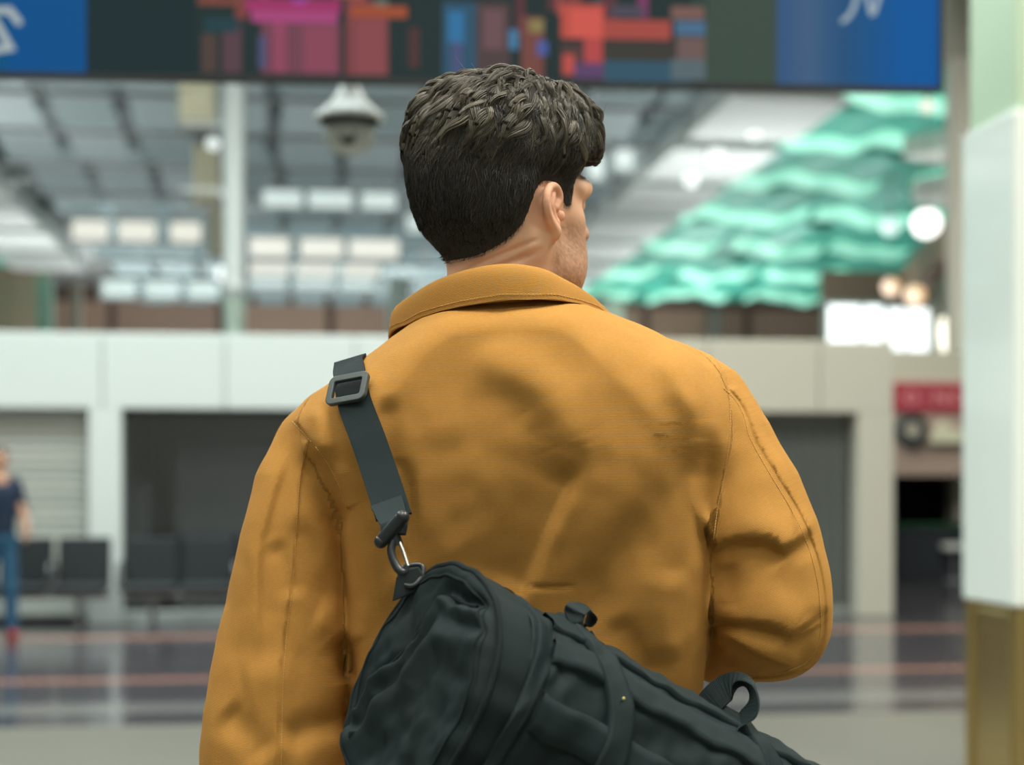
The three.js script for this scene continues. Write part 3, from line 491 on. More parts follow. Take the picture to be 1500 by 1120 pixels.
// mint posts and a dark doorway high on the far wall at the left
for (const [px, wpx, w, top, c, lab] of [[66, 22, 53.5, 395, [0.42, 0.6, 0.48], 'mint green post at the far left end of the hall'], [112, 14, 53.8, 390, [0.42, 0.36, 0.30], 'slim brown post beside the mint one at the far left'], [345, 26, 56, 390, [0.42, 0.54, 0.42], 'grey green post below the round white lamp'], [582, 26, 52, 380, [0.6, 0.68, 0.62], "pale post beside the man's collar"], [1046, 18, 60, 420, [0.12, 0.1, 0.09], 'dark post between two brown wall panels'], [895, 34, 58, 420, [0.34, 0.36, 0.3], "grey green post at the man's right shoulder"]]) {
  const A = at(px, top, w), s = wpx * A[2] / F, t = thing('post', lab, 'post', hall(A[0], 0, w), HROT);
  mesh('shaft', new RoundedBoxGeometry(s, CEIL - 0.4, s, 2, 0.05).translate(0, (CEIL - 0.4) / 2, 0), std(c, 0.6), t); mesh('base', new RoundedBoxGeometry(s + 0.2, 0.3, s + 0.2, 2, 0.04).translate(0, 0.15, 0), std(c, 0.6), t);
}

// ---------------------------------------------------------------- the passer-by at the left edge
{
  const A = [-2, 14.85], x = (A[0] - 750) * A[1] / F, t = thing('person', 'distant passer-by in a navy top, blue jeans and red shoes at the left edge', 'person', [x, 0, -A[1]], 0.5);
  const skinM = std([0.5, 0.28, 0.18], 0.6), navy = std([0.006, 0.02, 0.05], 0.8), jean = std([0.02, 0.09, 0.17], 0.8), redM = std([0.35, 0.02, 0.02], 0.6), hairM = std([0.03, 0.02, 0.015], 0.5);
  const all = (list, k) => (x, y, z) => { let d = 9; for (const f of list) d = smin(d, f(x, y, z), k); return d; };
  const headF = all([egg([0, 1.63, 0], [0.075, 0.11, 0.095]), cone([0, 1.42, 0.01], [0, 1.55, 0], 0.06, 0.055), ball([0, 1.61, 0.095], 0.014), egg([0.077, 1.62, 0], [0.012, 0.03, 0.018]), egg([-0.077, 1.62, 0], [0.012, 0.03, 0.018]), cone([-0.2, 1.2, 0.02], [-0.22, 1.0, 0.1], 0.042, 0.034), cone([0.2, 1.2, 0.02], [0.22, 1.0, 0.1], 0.042, 0.034), cone([-0.22, 1.0, 0.1], [-0.21, 0.9, 0.13], 0.036, 0.02), cone([0.22, 1.0, 0.1], [0.21, 0.9, 0.13], 0.036, 0.02), cone([0, 1.1, 0], [0, 1.42, 0], 0.1, 0.1), cone([-0.2, 1.2, 0.02], [0, 1.35, 0], 0.04, 0.06), cone([0.2, 1.2, 0.02], [0, 1.35, 0], 0.04, 0.06)], 0.03);
  mesh('body', net(headF, [-0.3, 0.85, -0.2], [0.3, 1.78, 0.25], 0.014, headF, 1), skinM, t);
  const hairF = (x, y, z) => smax(egg([0, 1.655, -0.015], [0.084, 0.1, 0.102])(x, y, z), 0.9 * (z - 0.055) - 0.5 * (y - 1.66), 0.01);
  mesh('hair', net(hairF, [-0.12, 1.5, -0.15], [0.12, 1.8, 0.15], 0.012, hairF, 1), hairM, t);
  const top = all([cone([0, 1.0, 0], [0, 1.3, 0], 0.15, 0.165), cone([-0.12, 1.4, 0], [0.12, 1.4, 0], 0.075, 0.075), cone([-0.15, 1.38, 0], [-0.205, 1.17, 0.02], 0.066, 0.058), cone([0.15, 1.38, 0], [0.205, 1.17, 0.02], 0.066, 0.058)], 0.05), topF = (x, y, z) => top(x, y, z * 1.25) + 0.004 * noise(x * 9, y * 9, z * 9);
  mesh('shirt', net(topF, [-0.33, 0.8, -0.25], [0.33, 1.52, 0.25], 0.014, topF, 1), navy, t);
  const legF = all([egg([0, 0.92, 0], [0.165, 0.11, 0.115]), cone([-0.08, 0.88, 0], [-0.1, 0.48, 0.02], 0.088, 0.065), cone([-0.1, 0.48, 0.02], [-0.1, 0.09, -0.02], 0.065, 0.055), cone([0.08, 0.88, 0], [0.1, 0.48, 0.03], 0.088, 0.065), cone([0.1, 0.48, 0.03], [0.11, 0.09, 0.03], 0.065, 0.055)], 0.03);
  mesh('jeans', net(legF, [-0.25, 0.02, -0.2], [0.25, 1.06, 0.2], 0.014, legF, 1), jean, t);
  for (const [sx, sz] of [[-0.1, 0.02], [0.11, 0.06]]) { const f = (x, y, z) => smax(smin(egg([sx, 0.045, sz], [0.045, 0.05, 0.13])(x, y, z), cone([sx, 0.04, sz - 0.06], [sx, 0.1, sz - 0.05], 0.045, 0.045)(x, y, z), 0.02), 0.004 - y, 0.004); mesh('shoe', net(f, [sx - 0.08, -0.01, sz - 0.16], [sx + 0.08, 0.17, sz + 0.16], 0.01, f, 1), redM, t); }
}

// ---------------------------------------------------------------- the man in the ochre jacket
// his own frame: x to the right of the picture, y up, z towards the camera, origin on the floor under him
const MAN = [0, 0, -1.846];
const L = (px, py, z = 0) => [(px - 750) * (1.846 - z) / F, EYE + (HORIZON - py) * (1.846 - z) / F, z];
const man = thing('person', 'man seen from behind in an ochre work jacket with short dark wavy hair, looking right', 'person', MAN);

// --- jacket: one field for body and sleeves
const shoulderLine = curve1([[380, 655], [405, 632], [430, 606], [455, 577], [490, 548], [540, 517], [575, 494], [650, 452], [740, 436], [830, 441], [875, 454], [950, 478], [1010, 497], [1045, 510], [1070, 530], [1090, 565], [1120, 620]].map(([x, y]) => L(x, y, -0.01).slice(0, 2)));
const edge = (list) => curve1(list.map(([x, y]) => { const p = L(x, y, 0); return [p[1], p[0]]; }));
const leftEdge = edge([[530, 1420], [522, 1120], [508, 1000], [507, 900], [505, 800], [500, 740], [478, 690], [440, 640], [412, 600], [405, 540]]);
const rightEdge = edge([[1010, 1420], [1020, 1120], [1032, 1010], [1040, 900], [1040, 800], [1047, 720], [1062, 640], [1074, 560], [1078, 480]]);
const halfDepth = curve1([[0.75, 0.125], [0.95, 0.118], [1.1, 0.112], [1.25, 0.12], [1.4, 0.128], [1.5, 0.124], [1.6, 0.115]]);
const backLean = curve1([[0.75, -0.034], [0.95, -0.036], [1.1, -0.028], [1.25, -0.008], [1.4, 0.012], [1.5, 0.01], [1.6, 0.004]]);
function torso(x, y, z) {
  const a = leftEdge(y), b = rightEdge(y), u = (x - (a + b) / 2) / ((b - a) / 2), B = halfDepth(y), w = (z + 0.004 - backLean(y)) / B;
  const H = mix(0.05, 0.115, sstep(0.05, 0.17, Math.abs(x + 0.01))), h = shoulderLine(clamp(x, -0.30, 0.285)) - y, s = h < H ? 1 - h / H : 0;
  const u2 = u * u, N = Math.sqrt(w * w + u2 * u2 * (0.35 + 0.65 * u2) + s * s);
  return (N - 1) * 0.1;
}
const chain = (nodes) => { const n = nodes.map(([px, py, r, z]) => [L(px, py, z), r * (1.846 - z) / F]); const c = []; for (let i = 0; i + 1 < n.length; i++) c.push(cone(n[i][0], n[i + 1][0], n[i][1], n[i + 1][1])); c.nodes = n; return c; };
const leftArm = chain([[482, 640, 50, -0.03], [466, 660, 60, -0.02], [447, 720, 68, -0.01], [437, 780, 72, 0], [430, 840, 80, 0], [424, 900, 86, 0], [414, 960, 91, 0.005], [406, 1020, 96, 0.01], [403, 1080, 101, 0.015], [402, 1140, 101, 0.01], [394, 1220, 96, -0.01], [392, 1300, 84, -0.03], [392, 1370, 72, -0.05]]);
const rightArm = chain([[1000, 580, 64, -0.03], [1018, 602, 78, -0.02], [1048, 660, 82, -0.01], [1078, 730, 90, 0], [1104, 800, 92, 0], [1120, 860, 88, 0], [1126, 905, 85, -0.005], [1070, 923, 76, -0.08], [990, 900, 66, -0.16], [900, 880, 56, -0.205]]);
const arm = (c, x, y, z, k) => { let d = c[0](x, y, z); for (let i = 1; i < c.length; i++) d = smin(d, c[i](x, y, z), k); return d; };
// folds: polylines in picture points, height, width on the left and on the right of the line's direction (metres), z of the cloth there
const foldList = [];
function fold(points, amp, wl, wr = wl, z = 0.115, ends = 0.25) {
  const cv = new THREE.CatmullRomCurve3(points.map(([x, y]) => V(x, y, 0)), false, 'centripetal'), p = cv.getSpacedPoints(points.length * 3).map((q) => L(q.x, q.y, z)), len = [0];
  for (let i = 1; i < p.length; i++) len.push(len[i - 1] + Math.hypot(p[i][0] - p[i - 1][0], p[i][1] - p[i - 1][1]));
  const m = 2.6 * Math.max(wl, wr), xs = p.map((q) => q[0]), ys = p.map((q) => q[1]);
  foldList.push({ p, len, total: len[len.length - 1], gain: ends < 0.1 ? 1 : 1.25, amp, wl, wr, ends, lo: [Math.min(...xs) - m, Math.min(...ys) - m], hi: [Math.max(...xs) + m, Math.max(...ys) + m] });
}
function foldHeight(x, y) {
  let h = 0;
  for (const f of foldList) {
    if (x < f.lo[0] || x > f.hi[0] || y < f.lo[1] || y > f.hi[1]) continue;
    let best = 1e9, side = 1, s = 0;
    for (let i = 0; i + 1 < f.p.length; i++) {
      const a = f.p[i], dx = f.p[i + 1][0] - a[0], dy = f.p[i + 1][1] - a[1], l2 = dx * dx + dy * dy, qx = x - a[0], qy = y - a[1], t = clamp((qx * dx + qy * dy) / l2, 0, 1);
      const d = Math.hypot(qx - dx * t, qy - dy * t);
      if (d < best) { best = d; side = dx * qy - dy * qx; s = f.len[i] + t * Math.sqrt(l2); }
    }
    const w = side > 0 ? f.wl : f.wr, t = s / f.total, q = best / w;
    if (q < 2.6) h += f.amp * f.gain * Math.exp(-q * q) * (f.ends ? sstep(0, f.ends, t) * sstep(1, 1 - f.ends, t) : 1);
  }
  return h;
}
// back
fold([[672, 520], [735, 540], [775, 560], [803, 585], [813, 622], [826, 655], [838, 700]], 0.0095, 0.030, 0.024, 0.115, 0.3);
fold([[842, 672], [828, 704], [800, 765], [775, 825], [748, 892]], -0.0095, 0.0095, 0.05, 0.115, 0.2);
fold([[852, 700], [856, 620], [868, 540], [880, 480]], 0.0035, 0.02, 0.02, 0.115, 0.4);
fold([[792, 590], [802, 640], [815, 700]], -0.004, 0.018, 0.022, 0.115, 0.4);
fold([[955, 500], [985, 535], [1012, 580], [1024, 640], [1022, 700]], 0.007, 0.03, 0.02);
fold([[1003, 570], [1010, 650], [965, 752], [905, 830], [870, 905], [850, 960]], -0.0085, 0.029, 0.029);
fold([[1040, 620], [1036, 680], [1034, 760], [1032, 840]], -0.0035, 0.014, 0.012, 0.1);
fold([[566, 575], [574, 640], [582, 710]], -0.005, 0.012, 0.014);
fold([[586, 665], [598, 705], [600, 770], [592, 860]], -0.007, 0.008, 0.018);
fold([[476, 585], [490, 635], [508, 695]], -0.0036, 0.009, 0.009, 0.08);
fold([[455, 590], [462, 630], [482, 672]], 0.003, 0.012, 0.012, 0.08);
fold([[764, 857], [800, 860], [848, 859]], -0.0014, 0.003, 0.004);
fold([[640, 620], [650, 720], [690, 800]], -0.002, 0.03, 0.03);
fold([[900, 900], [935, 960], [960, 1010]], -0.004, 0.016, 0.02);
fold([[980, 830], [975, 900], [985, 980]], 0.003, 0.02, 0.02);
// left sleeve
fold([[424, 632], [398, 715], [379, 795], [376, 875], [386, 975]], 0.006, 0.008, 0.022, 0.05);
fold([[440, 655], [475, 715], [500, 790]], -0.004, 0.014, 0.016, 0.07);
fold([[428, 750], [458, 830], [482, 905]], -0.0045, 0.014, 0.016, 0.07);
fold([[455, 905], [488, 918], [512, 955]], 0.0035, 0.02, 0.014, 0.07);
fold([[482, 935], [502, 962], [506, 1010]], -0.006, 0.013, 0.014, 0.07);
fold([[415, 1085], [455, 1068], [520, 1060]], -0.008, 0.018, 0.016, 0.07, 0.2);
fold([[325, 1035], [365, 1070], [400, 1110]], -0.006, 0.02, 0.02, 0.07);
fold([[352, 1000], [395, 990], [440, 985]], 0.0035, 0.025, 0.03, 0.07);
fold([[395, 790], [420, 830], [430, 880]], -0.004, 0.014, 0.012, 0.06);
// right sleeve
fold([[1030, 802], [1070, 783], [1108, 778], [1138, 788], [1156, 812]], 0.0135, 0.032, 0.011, 0.06, 0.16);
fold([[1045, 800], [1085, 797], [1130, 806], [1150, 822]], -0.006, 0.005, 0.018, 0.06, 0.2);
fold([[1030, 905], [1080, 902], [1130, 907], [1158, 922], [1168, 940]], 0.0115, 0.03, 0.010, 0.06, 0.16);
fold([[1040, 921], [1095, 920], [1150, 934]], -0.005, 0.005, 0.014, 0.06, 0.2);
fold([[1048, 918], [1100, 948], [1145, 970], [1180, 984]], 0.007, 0.02, 0.006, 0.05, 0.2);
fold([[1062, 820], [1070, 860], [1064, 895]], -0.004, 0.012, 0.012, 0.06);
fold([[1170, 800], [1192, 850], [1196, 910]], 0.003, 0.016, 0.016, 0.05);
// seams: the cloth laid over on one side
const SEAMS = {
  right_armhole: [[1050, 511], [1061, 555], [1066, 605], [1060, 675], [1047, 745], [1041, 790]],
  right_sleeve: [[1063, 566], [1082, 586], [1096, 615], [1100, 634], [1130, 690], [1163, 745], [1188, 800], [1201, 850], [1206, 895], [1203, 940], [1184, 972], [1140, 990], [1090, 996]],
  left_armhole: [[428, 611], [450, 634], [478, 668], [500, 708], [513, 745]],
  left_sleeve: [[449, 640], [437, 690], [431, 760], [425, 850], [415, 940], [410, 1020], [408, 1120], [406, 1190]],
};
fold(SEAMS.right_armhole, 0.0024, 0.002, 0.009, 0.05, 0.02);
fold(SEAMS.right_sleeve, 0.0024, 0.009, 0.002, 0.02, 0.02);
fold(SEAMS.left_armhole, 0.0028, 0.009, 0.002, 0.05, 0.02);
fold(SEAMS.left_sleeve, 0.0026, 0.0018, 0.010, 0.07, 0.02);

function jacketBase(x, y, z) {
  let d = torso(x, y, z);
  const k = mix(0.011, 0.032, sstep(1.33, 1.44, y)), kl = mix(0.011, 0.06, sstep(1.33, 1.41, y));
  if (x < -0.08) d = smin(d, arm(leftArm, x, y, z, 0.02), kl);
  if (x > 0.06) d = smin(d, arm(rightArm, x, y, z, 0.02), k);
  return smax(d, 0.79 - y, 0.01);
}
const jacketFine = (x, y, z) => {
  const d = jacketBase(x, y, z);
  if (d > 0.03 || d < -0.03) return d;
  const near = sstep(-0.05, 0.02, z);
  return d - foldHeight(x, y) * near - 0.0012 * noise(x * 9, y * 7, z * 9) - 0.0007 * noise(x * 26 + 7, y * 20, z * 26);
};
const clothMap = dataMap(512, (x, y) => {                // duck canvas, 44 by 40 ribs of 1.1 mm and 2 mm in a 48 mm tile
  const rib = 0.5 + 0.5 * Math.cos(Math.PI * 2 * (y * 30 + 0.16 * noise(x * 30, y * 30, 3))), warp = 0.5 + 0.5 * Math.cos(Math.PI * 2 * (x * 40 + (Math.floor(y * 30) % 2) * 0.5));
  return rib * (0.62 + 0.38 * warp) + 0.16 * noise(x * 60, y * 60, 1.5);
}, 1 / 0.048);
const clothTone = (() => {
  const n = 512, d = new Uint8Array(n * n * 4), c = new THREE.Color();
  for (let y = 0; y < n; y++) for (let x = 0; x < n; x++) {
    const i = (y * n + x) * 4, u = x / n, v = y / n, rib = Math.cos(Math.PI * 2 * (v * 30)), yarn = noise(u * 9, Math.floor(v * 30) * 3.7, 9);
    const t = 1 + 0.015 * rib + 0.04 * yarn + 0.07 * (rnd() - 0.5);
    c.setRGB(0.49 * t, 0.25 * t, 0.06 * t).convertLinearToSRGB();
    d[i] = clamp(c.r * 255, 0, 255); d[i + 1] = clamp(c.g * 255, 0, 255); d[i + 2] = clamp(c.b * 255, 0, 255); d[i + 3] = 255;
  }
  const t = new THREE.DataTexture(d, n, n); t.colorSpace = THREE.SRGBColorSpace; t.wrapS = t.wrapT = THREE.RepeatWrapping; t.magFilter = THREE.LinearFilter; t.minFilter = THREE.LinearMipmapLinearFilter; t.generateMipmaps = true; t.repeat.set(1 / 0.048, 1 / 0.048); t.needsUpdate = true; return t;
})();
const cloth = new THREE.MeshPhysicalMaterial({ map: clothTone, bumpMap: clothMap, bumpScale: 0.0002, roughness: 0.9, specularIntensity: 0.3, sheen: 0.12, sheenRoughness: 0.5, sheenColor: new THREE.Color(0.9, 0.6, 0.25) });

function splitJacket(g) {
  const p = g.attributes.position.array, uv = g.attributes.uv.array, idx = g.index.array, n = p.length / 3, kind = new Uint8Array(n);
  const lay = (c, x, y, z) => { const a = c[0] === leftArm[0] ? [-0.12, -0.993] : [0.33, -0.944]; return [x * -a[1] + y * a[0] + z * 0.6, -(x * a[0] + y * a[1])]; };   // along and across the sleeve
  for (let i = 0; i < n; i++) {
    const x = p[i * 3], y = p[i * 3 + 1], z = p[i * 3 + 2], t = torso(x, y, z);
    const l = x < -0.08 ? arm(leftArm, x, y, z, 0.02) : 1, r = x > 0.06 ? arm(rightArm, x, y, z, 0.02) : 1;
    kind[i] = l < t - 0.002 ? 1 : r < t - 0.002 ? 2 : 0;
    const w = kind[i] === 1 ? lay(leftArm, x, y, z) : kind[i] === 2 ? lay(rightArm, x, y, z) : [Math.atan2(x - 0.02, z + 0.25) * 0.37, y];
    uv[i * 2] = w[0]; uv[i * 2 + 1] = w[1];
  }
  const groups = [[], [], []];
  for (let i = 0; i < idx.length; i += 3) { const a = kind[idx[i]], b = kind[idx[i + 1]], c = kind[idx[i + 2]]; groups[a === b || a === c ? a : b].push(idx[i], idx[i + 1], idx[i + 2]); }
  return groups.map((list) => {
    const map = new Map(), P = [], N = [], U = [], I = [], nn = g.attributes.normal.array;
    for (const v of list) { let k = map.get(v); if (k === undefined) { k = map.size; map.set(v, k); P.push(p[v * 3], p[v * 3 + 1], p[v * 3 + 2]); N.push(nn[v * 3], nn[v * 3 + 1], nn[v * 3 + 2]); U.push(uv[v * 2], uv[v * 2 + 1]); } I.push(k); }
    const h = new THREE.BufferGeometry(); h.setAttribute('position', new THREE.Float32BufferAttribute(P, 3)); h.setAttribute('normal', new THREE.Float32BufferAttribute(N, 3)); h.setAttribute('uv', new THREE.Float32BufferAttribute(U, 2)); h.setIndex(I);
    return h;
  });
}
const jacketParts = splitJacket(net(jacketBase, [-0.39, 0.77, -0.30], [0.38, 1.645, 0.165], 0.0033, jacketFine, 2));
const jacket = mesh('jacket', jacketParts[0], cloth, man);
mesh('sleeve', jacketParts[1], cloth, jacket);
mesh('sleeve', jacketParts[2], cloth, jacket);
// depth of the cloth at a picture point, seen from the camera
function onCloth(px, py, lift = 0) {
  let z = 0.24, step = 0.004, f = (q) => jacketFine(...L(px, py, q));
  while (z > -0.25 && f(z) > 0) z -= step;
  let a = z, b = z + step; for (let i = 0; i < 12; i++) { const m = (a + b) / 2; f(m) > 0 ? (b = m) : (a = m); }
  const p = L(px, py, b), e = 0.003;
  const n = V(jacketFine(p[0] + e, p[1], p[2]) - jacketFine(p[0] - e, p[1], p[2]), jacketFine(p[0], p[1] + e, p[2]) - jacketFine(p[0], p[1] - e, p[2]), jacketFine(p[0], p[1], p[2] + e) - jacketFine(p[0], p[1], p[2] - e)).normalize();
  return { p: V(...p).addScaledVector(n, lift), n };
}
// stitching: short raised threads along the seams
const thread = std([0.62, 0.36, 0.10], 0.7);
for (const [name, pts] of Object.entries(SEAMS)) {
  const c = new THREE.CatmullRomCurve3(pts.map(([x, y]) => V(x, y, 0)), false, 'centripetal'), list = [], n = Math.round(c.getLength() / 4.2);
  const off = name.startsWith('left') ? -4 : 4;
  for (let i = 0; i < n; i++) {
    const a = c.getPointAt(i / n), b = c.getPointAt((i + 0.72) / n), d = b.clone().sub(a).normalize(), s = [-d.y * off * (name.endsWith('hole') ? -1 : 1), d.x * off * (name.endsWith('hole') ? -1 : 1)];
    const A = onCloth(a.x + s[0], a.y + s[1], 0.0002), B = onCloth(b.x + s[0], b.y + s[1], 0.0002);
    if (A.p.distanceTo(B.p) > 0.006 || A.n.z < 0.3 || B.n.z < 0.3) continue;
    const m = A.p.clone().add(B.p).multiplyScalar(0.5), g = new THREE.CylinderGeometry(0.00045, 0.00045, A.p.distanceTo(B.p), 5); g.rotateX(Math.PI / 2); g.lookAt(B.p.clone().sub(A.p)); g.translate(m.x, m.y, m.z); list.push(g);
  }
  mesh('stitching', join(list), thread, jacket);
}
// collar: stand, fold and fall, lofted round the neck
{
  const P = (l) => new THREE.CatmullRomCurve3(l.map(([x, y, z]) => V(...L(x, y, z))), false, 'centripetal');
  const top = P([[665, 520, -0.125], [612, 478, -0.10], [585, 454, -0.04], [617, 425, 0.025], [655, 404, 0.068], [695, 392, 0.088], [740, 386, 0.094], [785, 391, 0.083], [828, 414, 0.04], [866, 446, -0.01], [884, 482, -0.065], [850, 525, -0.12]]);
  const low = P([[645, 575, -0.15], [585, 545, -0.115], [570, 491, -0.035], [602, 471, 0.03], [650, 453, 0.08], [698, 444, 0.102], [745, 438.5, 0.108], [800, 437.5, 0.098], [846, 443, 0.06], [876, 453, 0.015], [912, 480, -0.045], [890, 530, -0.12]]);
  const n = 110, rows = [], m = 18;
  for (let i = 0; i <= n; i++) {
    const t = i / n, T = top.getPoint(t), B = low.getPoint(t), c = V(-0.006, T.y, -0.01), out = T.clone().sub(c).setY(0).normalize(), row = [];
    const wob = 0.0012 * noise(t * 9, 3, 1);
    row.push(T.clone().addScaledVector(out, -0.008).setY(T.y - 0.045));
    row.push(T.clone().addScaledVector(out, -0.006).setY(T.y - 0.022));
    row.push(T.clone().addScaledVector(out, -0.0045).setY(T.y - 0.006));
    row.push(T.clone().addScaledVector(out, -0.003).setY(T.y - 0.0015));
    row.push(T.clone());
    const fall = B.clone().sub(T), up = V(0, 1, 0).addScaledVector(out, 0.8).normalize();
    for (let k = 1; k <= 8; k++) { const s = k / 8; row.push(T.clone().addScaledVector(fall, s).addScaledVector(up, 0.0075 * Math.sin(Math.PI * Math.pow(s, 0.75)) + wob * s)); }
    row.push(B.clone().addScaledVector(V(0, -1, 0), 0.0012).addScaledVector(out, 0.0003));
    row.push(B.clone().addScaledVector(V(0, -1, 0), 0.001).addScaledVector(out, -0.0022));
    row.push(B.clone().addScaledVector(fall, -0.3).addScaledVector(up, -0.001).addScaledVector(out, -0.002));
    row.push(B.clone().addScaledVector(fall, -0.7).addScaledVector(up, -0.002).addScaledVector(out, -0.002));
    rows.push(row);
  }
  const w = rows[0].length, pos = [], uv = [], idx = [];
  rows.forEach((row, i) => { let v = 0; row.forEach((q, k) => { if (k) v += q.distanceTo(row[k - 1]); pos.push(q.x, q.y, q.z); uv.push(i / n * 0.5, v); }); });
  for (let i = 0; i < n; i++) for (let k = 0; k < w - 1; k++) { const a = i * w + k, b = a + w; idx.push(a, a + 1, b, b, a + 1, b + 1); }
  const g = new THREE.BufferGeometry(); g.setAttribute('position', new THREE.Float32BufferAttribute(pos, 3)); g.setAttribute('uv', new THREE.Float32BufferAttribute(uv, 2)); g.setIndex(idx); g.computeVertexNormals();
  const collar = mesh('collar', g, cloth, jacket);
  // the row of stitches that follows the collar's lower edge
  const st = [];
  for (let i = 3; i < n - 3; i++) { const a = rows[i][11].clone().lerp(rows[i][12], 0.3), b = rows[i + 1][11].clone().lerp(rows[i + 1][12], 0.3), d = b.clone().sub(a); const s = new THREE.CylinderGeometry(0.00045, 0.00045, d.length() * 0.7, 5); s.rotateX(Math.PI / 2); s.lookAt(d); const q = a.clone().lerp(b, 0.5).add(V(0, 0.0005, 0.0007)); s.translate(q.x, q.y, q.z); st.push(s); }
  mesh('stitching', join(st), thread, jacket);
}

// --- head: built facing -z, y from the brow line, then turned to the right
const YAW = -49 * Math.PI / 180, HEAD = L(739, 272, 0);
const headAt = (g) => g.rotateY(YAW).translate(...HEAD);
const hCranium = egg([0, 0.012, 0.012], [0.077, 0.083, 0.098]), hOcciput = egg([0, -0.034, 0.036], [0.060, 0.058, 0.045]), hFace = egg([0, -0.045, -0.030], [0.058, 0.085, 0.063]);
const hNeck = [cone([0.004, -0.06, 0.012], [0.008, -0.17, 0.014], 0.0545, 0.0575), cone([0.008, -0.16, 0.014], [0.004, -0.26, 0.02], 0.058, 0.08)];
const hMuscle = cone([0.058, -0.075, 0.012], [0.03, -0.20, -0.035], 0.012, 0.012), hMuscleL = cone([-0.058, -0.075, 0.012], [-0.03, -0.20, -0.035], 0.012, 0.012);
const hBrow = cone([-0.038, 0.0, -0.083], [0.038, 0.0, -0.083], 0.0125, 0.0125), hBrowSide = [cone([0.03, 0.002, -0.088], [0.056, -0.004, -0.062], 0.008, 0.008), cone([-0.03, 0.002, -0.088], [-0.056, -0.004, -0.062], 0.010, 0.010)];
const hNose = [cone([0, -0.008, -0.094], [0, -0.043, -0.116], 0.008, 0.0115), ball([0.011, -0.047, -0.104], 0.0085), ball([-0.011, -0.047, -0.104], 0.0085)];
const hCheek = [egg([0.044, -0.04, -0.054], [0.018, 0.016, 0.019]), egg([-0.044, -0.04, -0.054], [0.018, 0.016, 0.019]), egg([0.03, -0.08, -0.057], [0.03, 0.036, 0.03]), egg([-0.03, -0.08, -0.057], [0.03, 0.036, 0.03])];
const hEye = [ball([0.032, -0.016, -0.099], 0.014), ball([-0.032, -0.016, -0.099], 0.014)], hEyeball = [ball([0.031, -0.016, -0.079], 0.0125), ball([-0.031, -0.016, -0.079], 0.0125)];
const hJaw = [cone([0.055, -0.068, 0.0], [0.044, -0.1, -0.045], 0.017, 0.016), cone([0.044, -0.1, -0.045], [0.012, -0.122, -0.082], 0.016, 0.017), cone([-0.055, -0.068, 0.0], [-0.044, -0.1, -0.045], 0.017, 0.016), cone([-0.044, -0.1, -0.045], [-0.012, -0.122, -0.082], 0.016, 0.017), egg([0, -0.118, -0.086], [0.021, 0.018, 0.018])];
const hLips = [egg([0, -0.076, -0.096], [0.025, 0.0065, 0.011]), egg([0, -0.0865, -0.095], [0.021, 0.0065, 0.011]), egg([0, -0.066, -0.094], [0.02, 0.014, 0.009])];
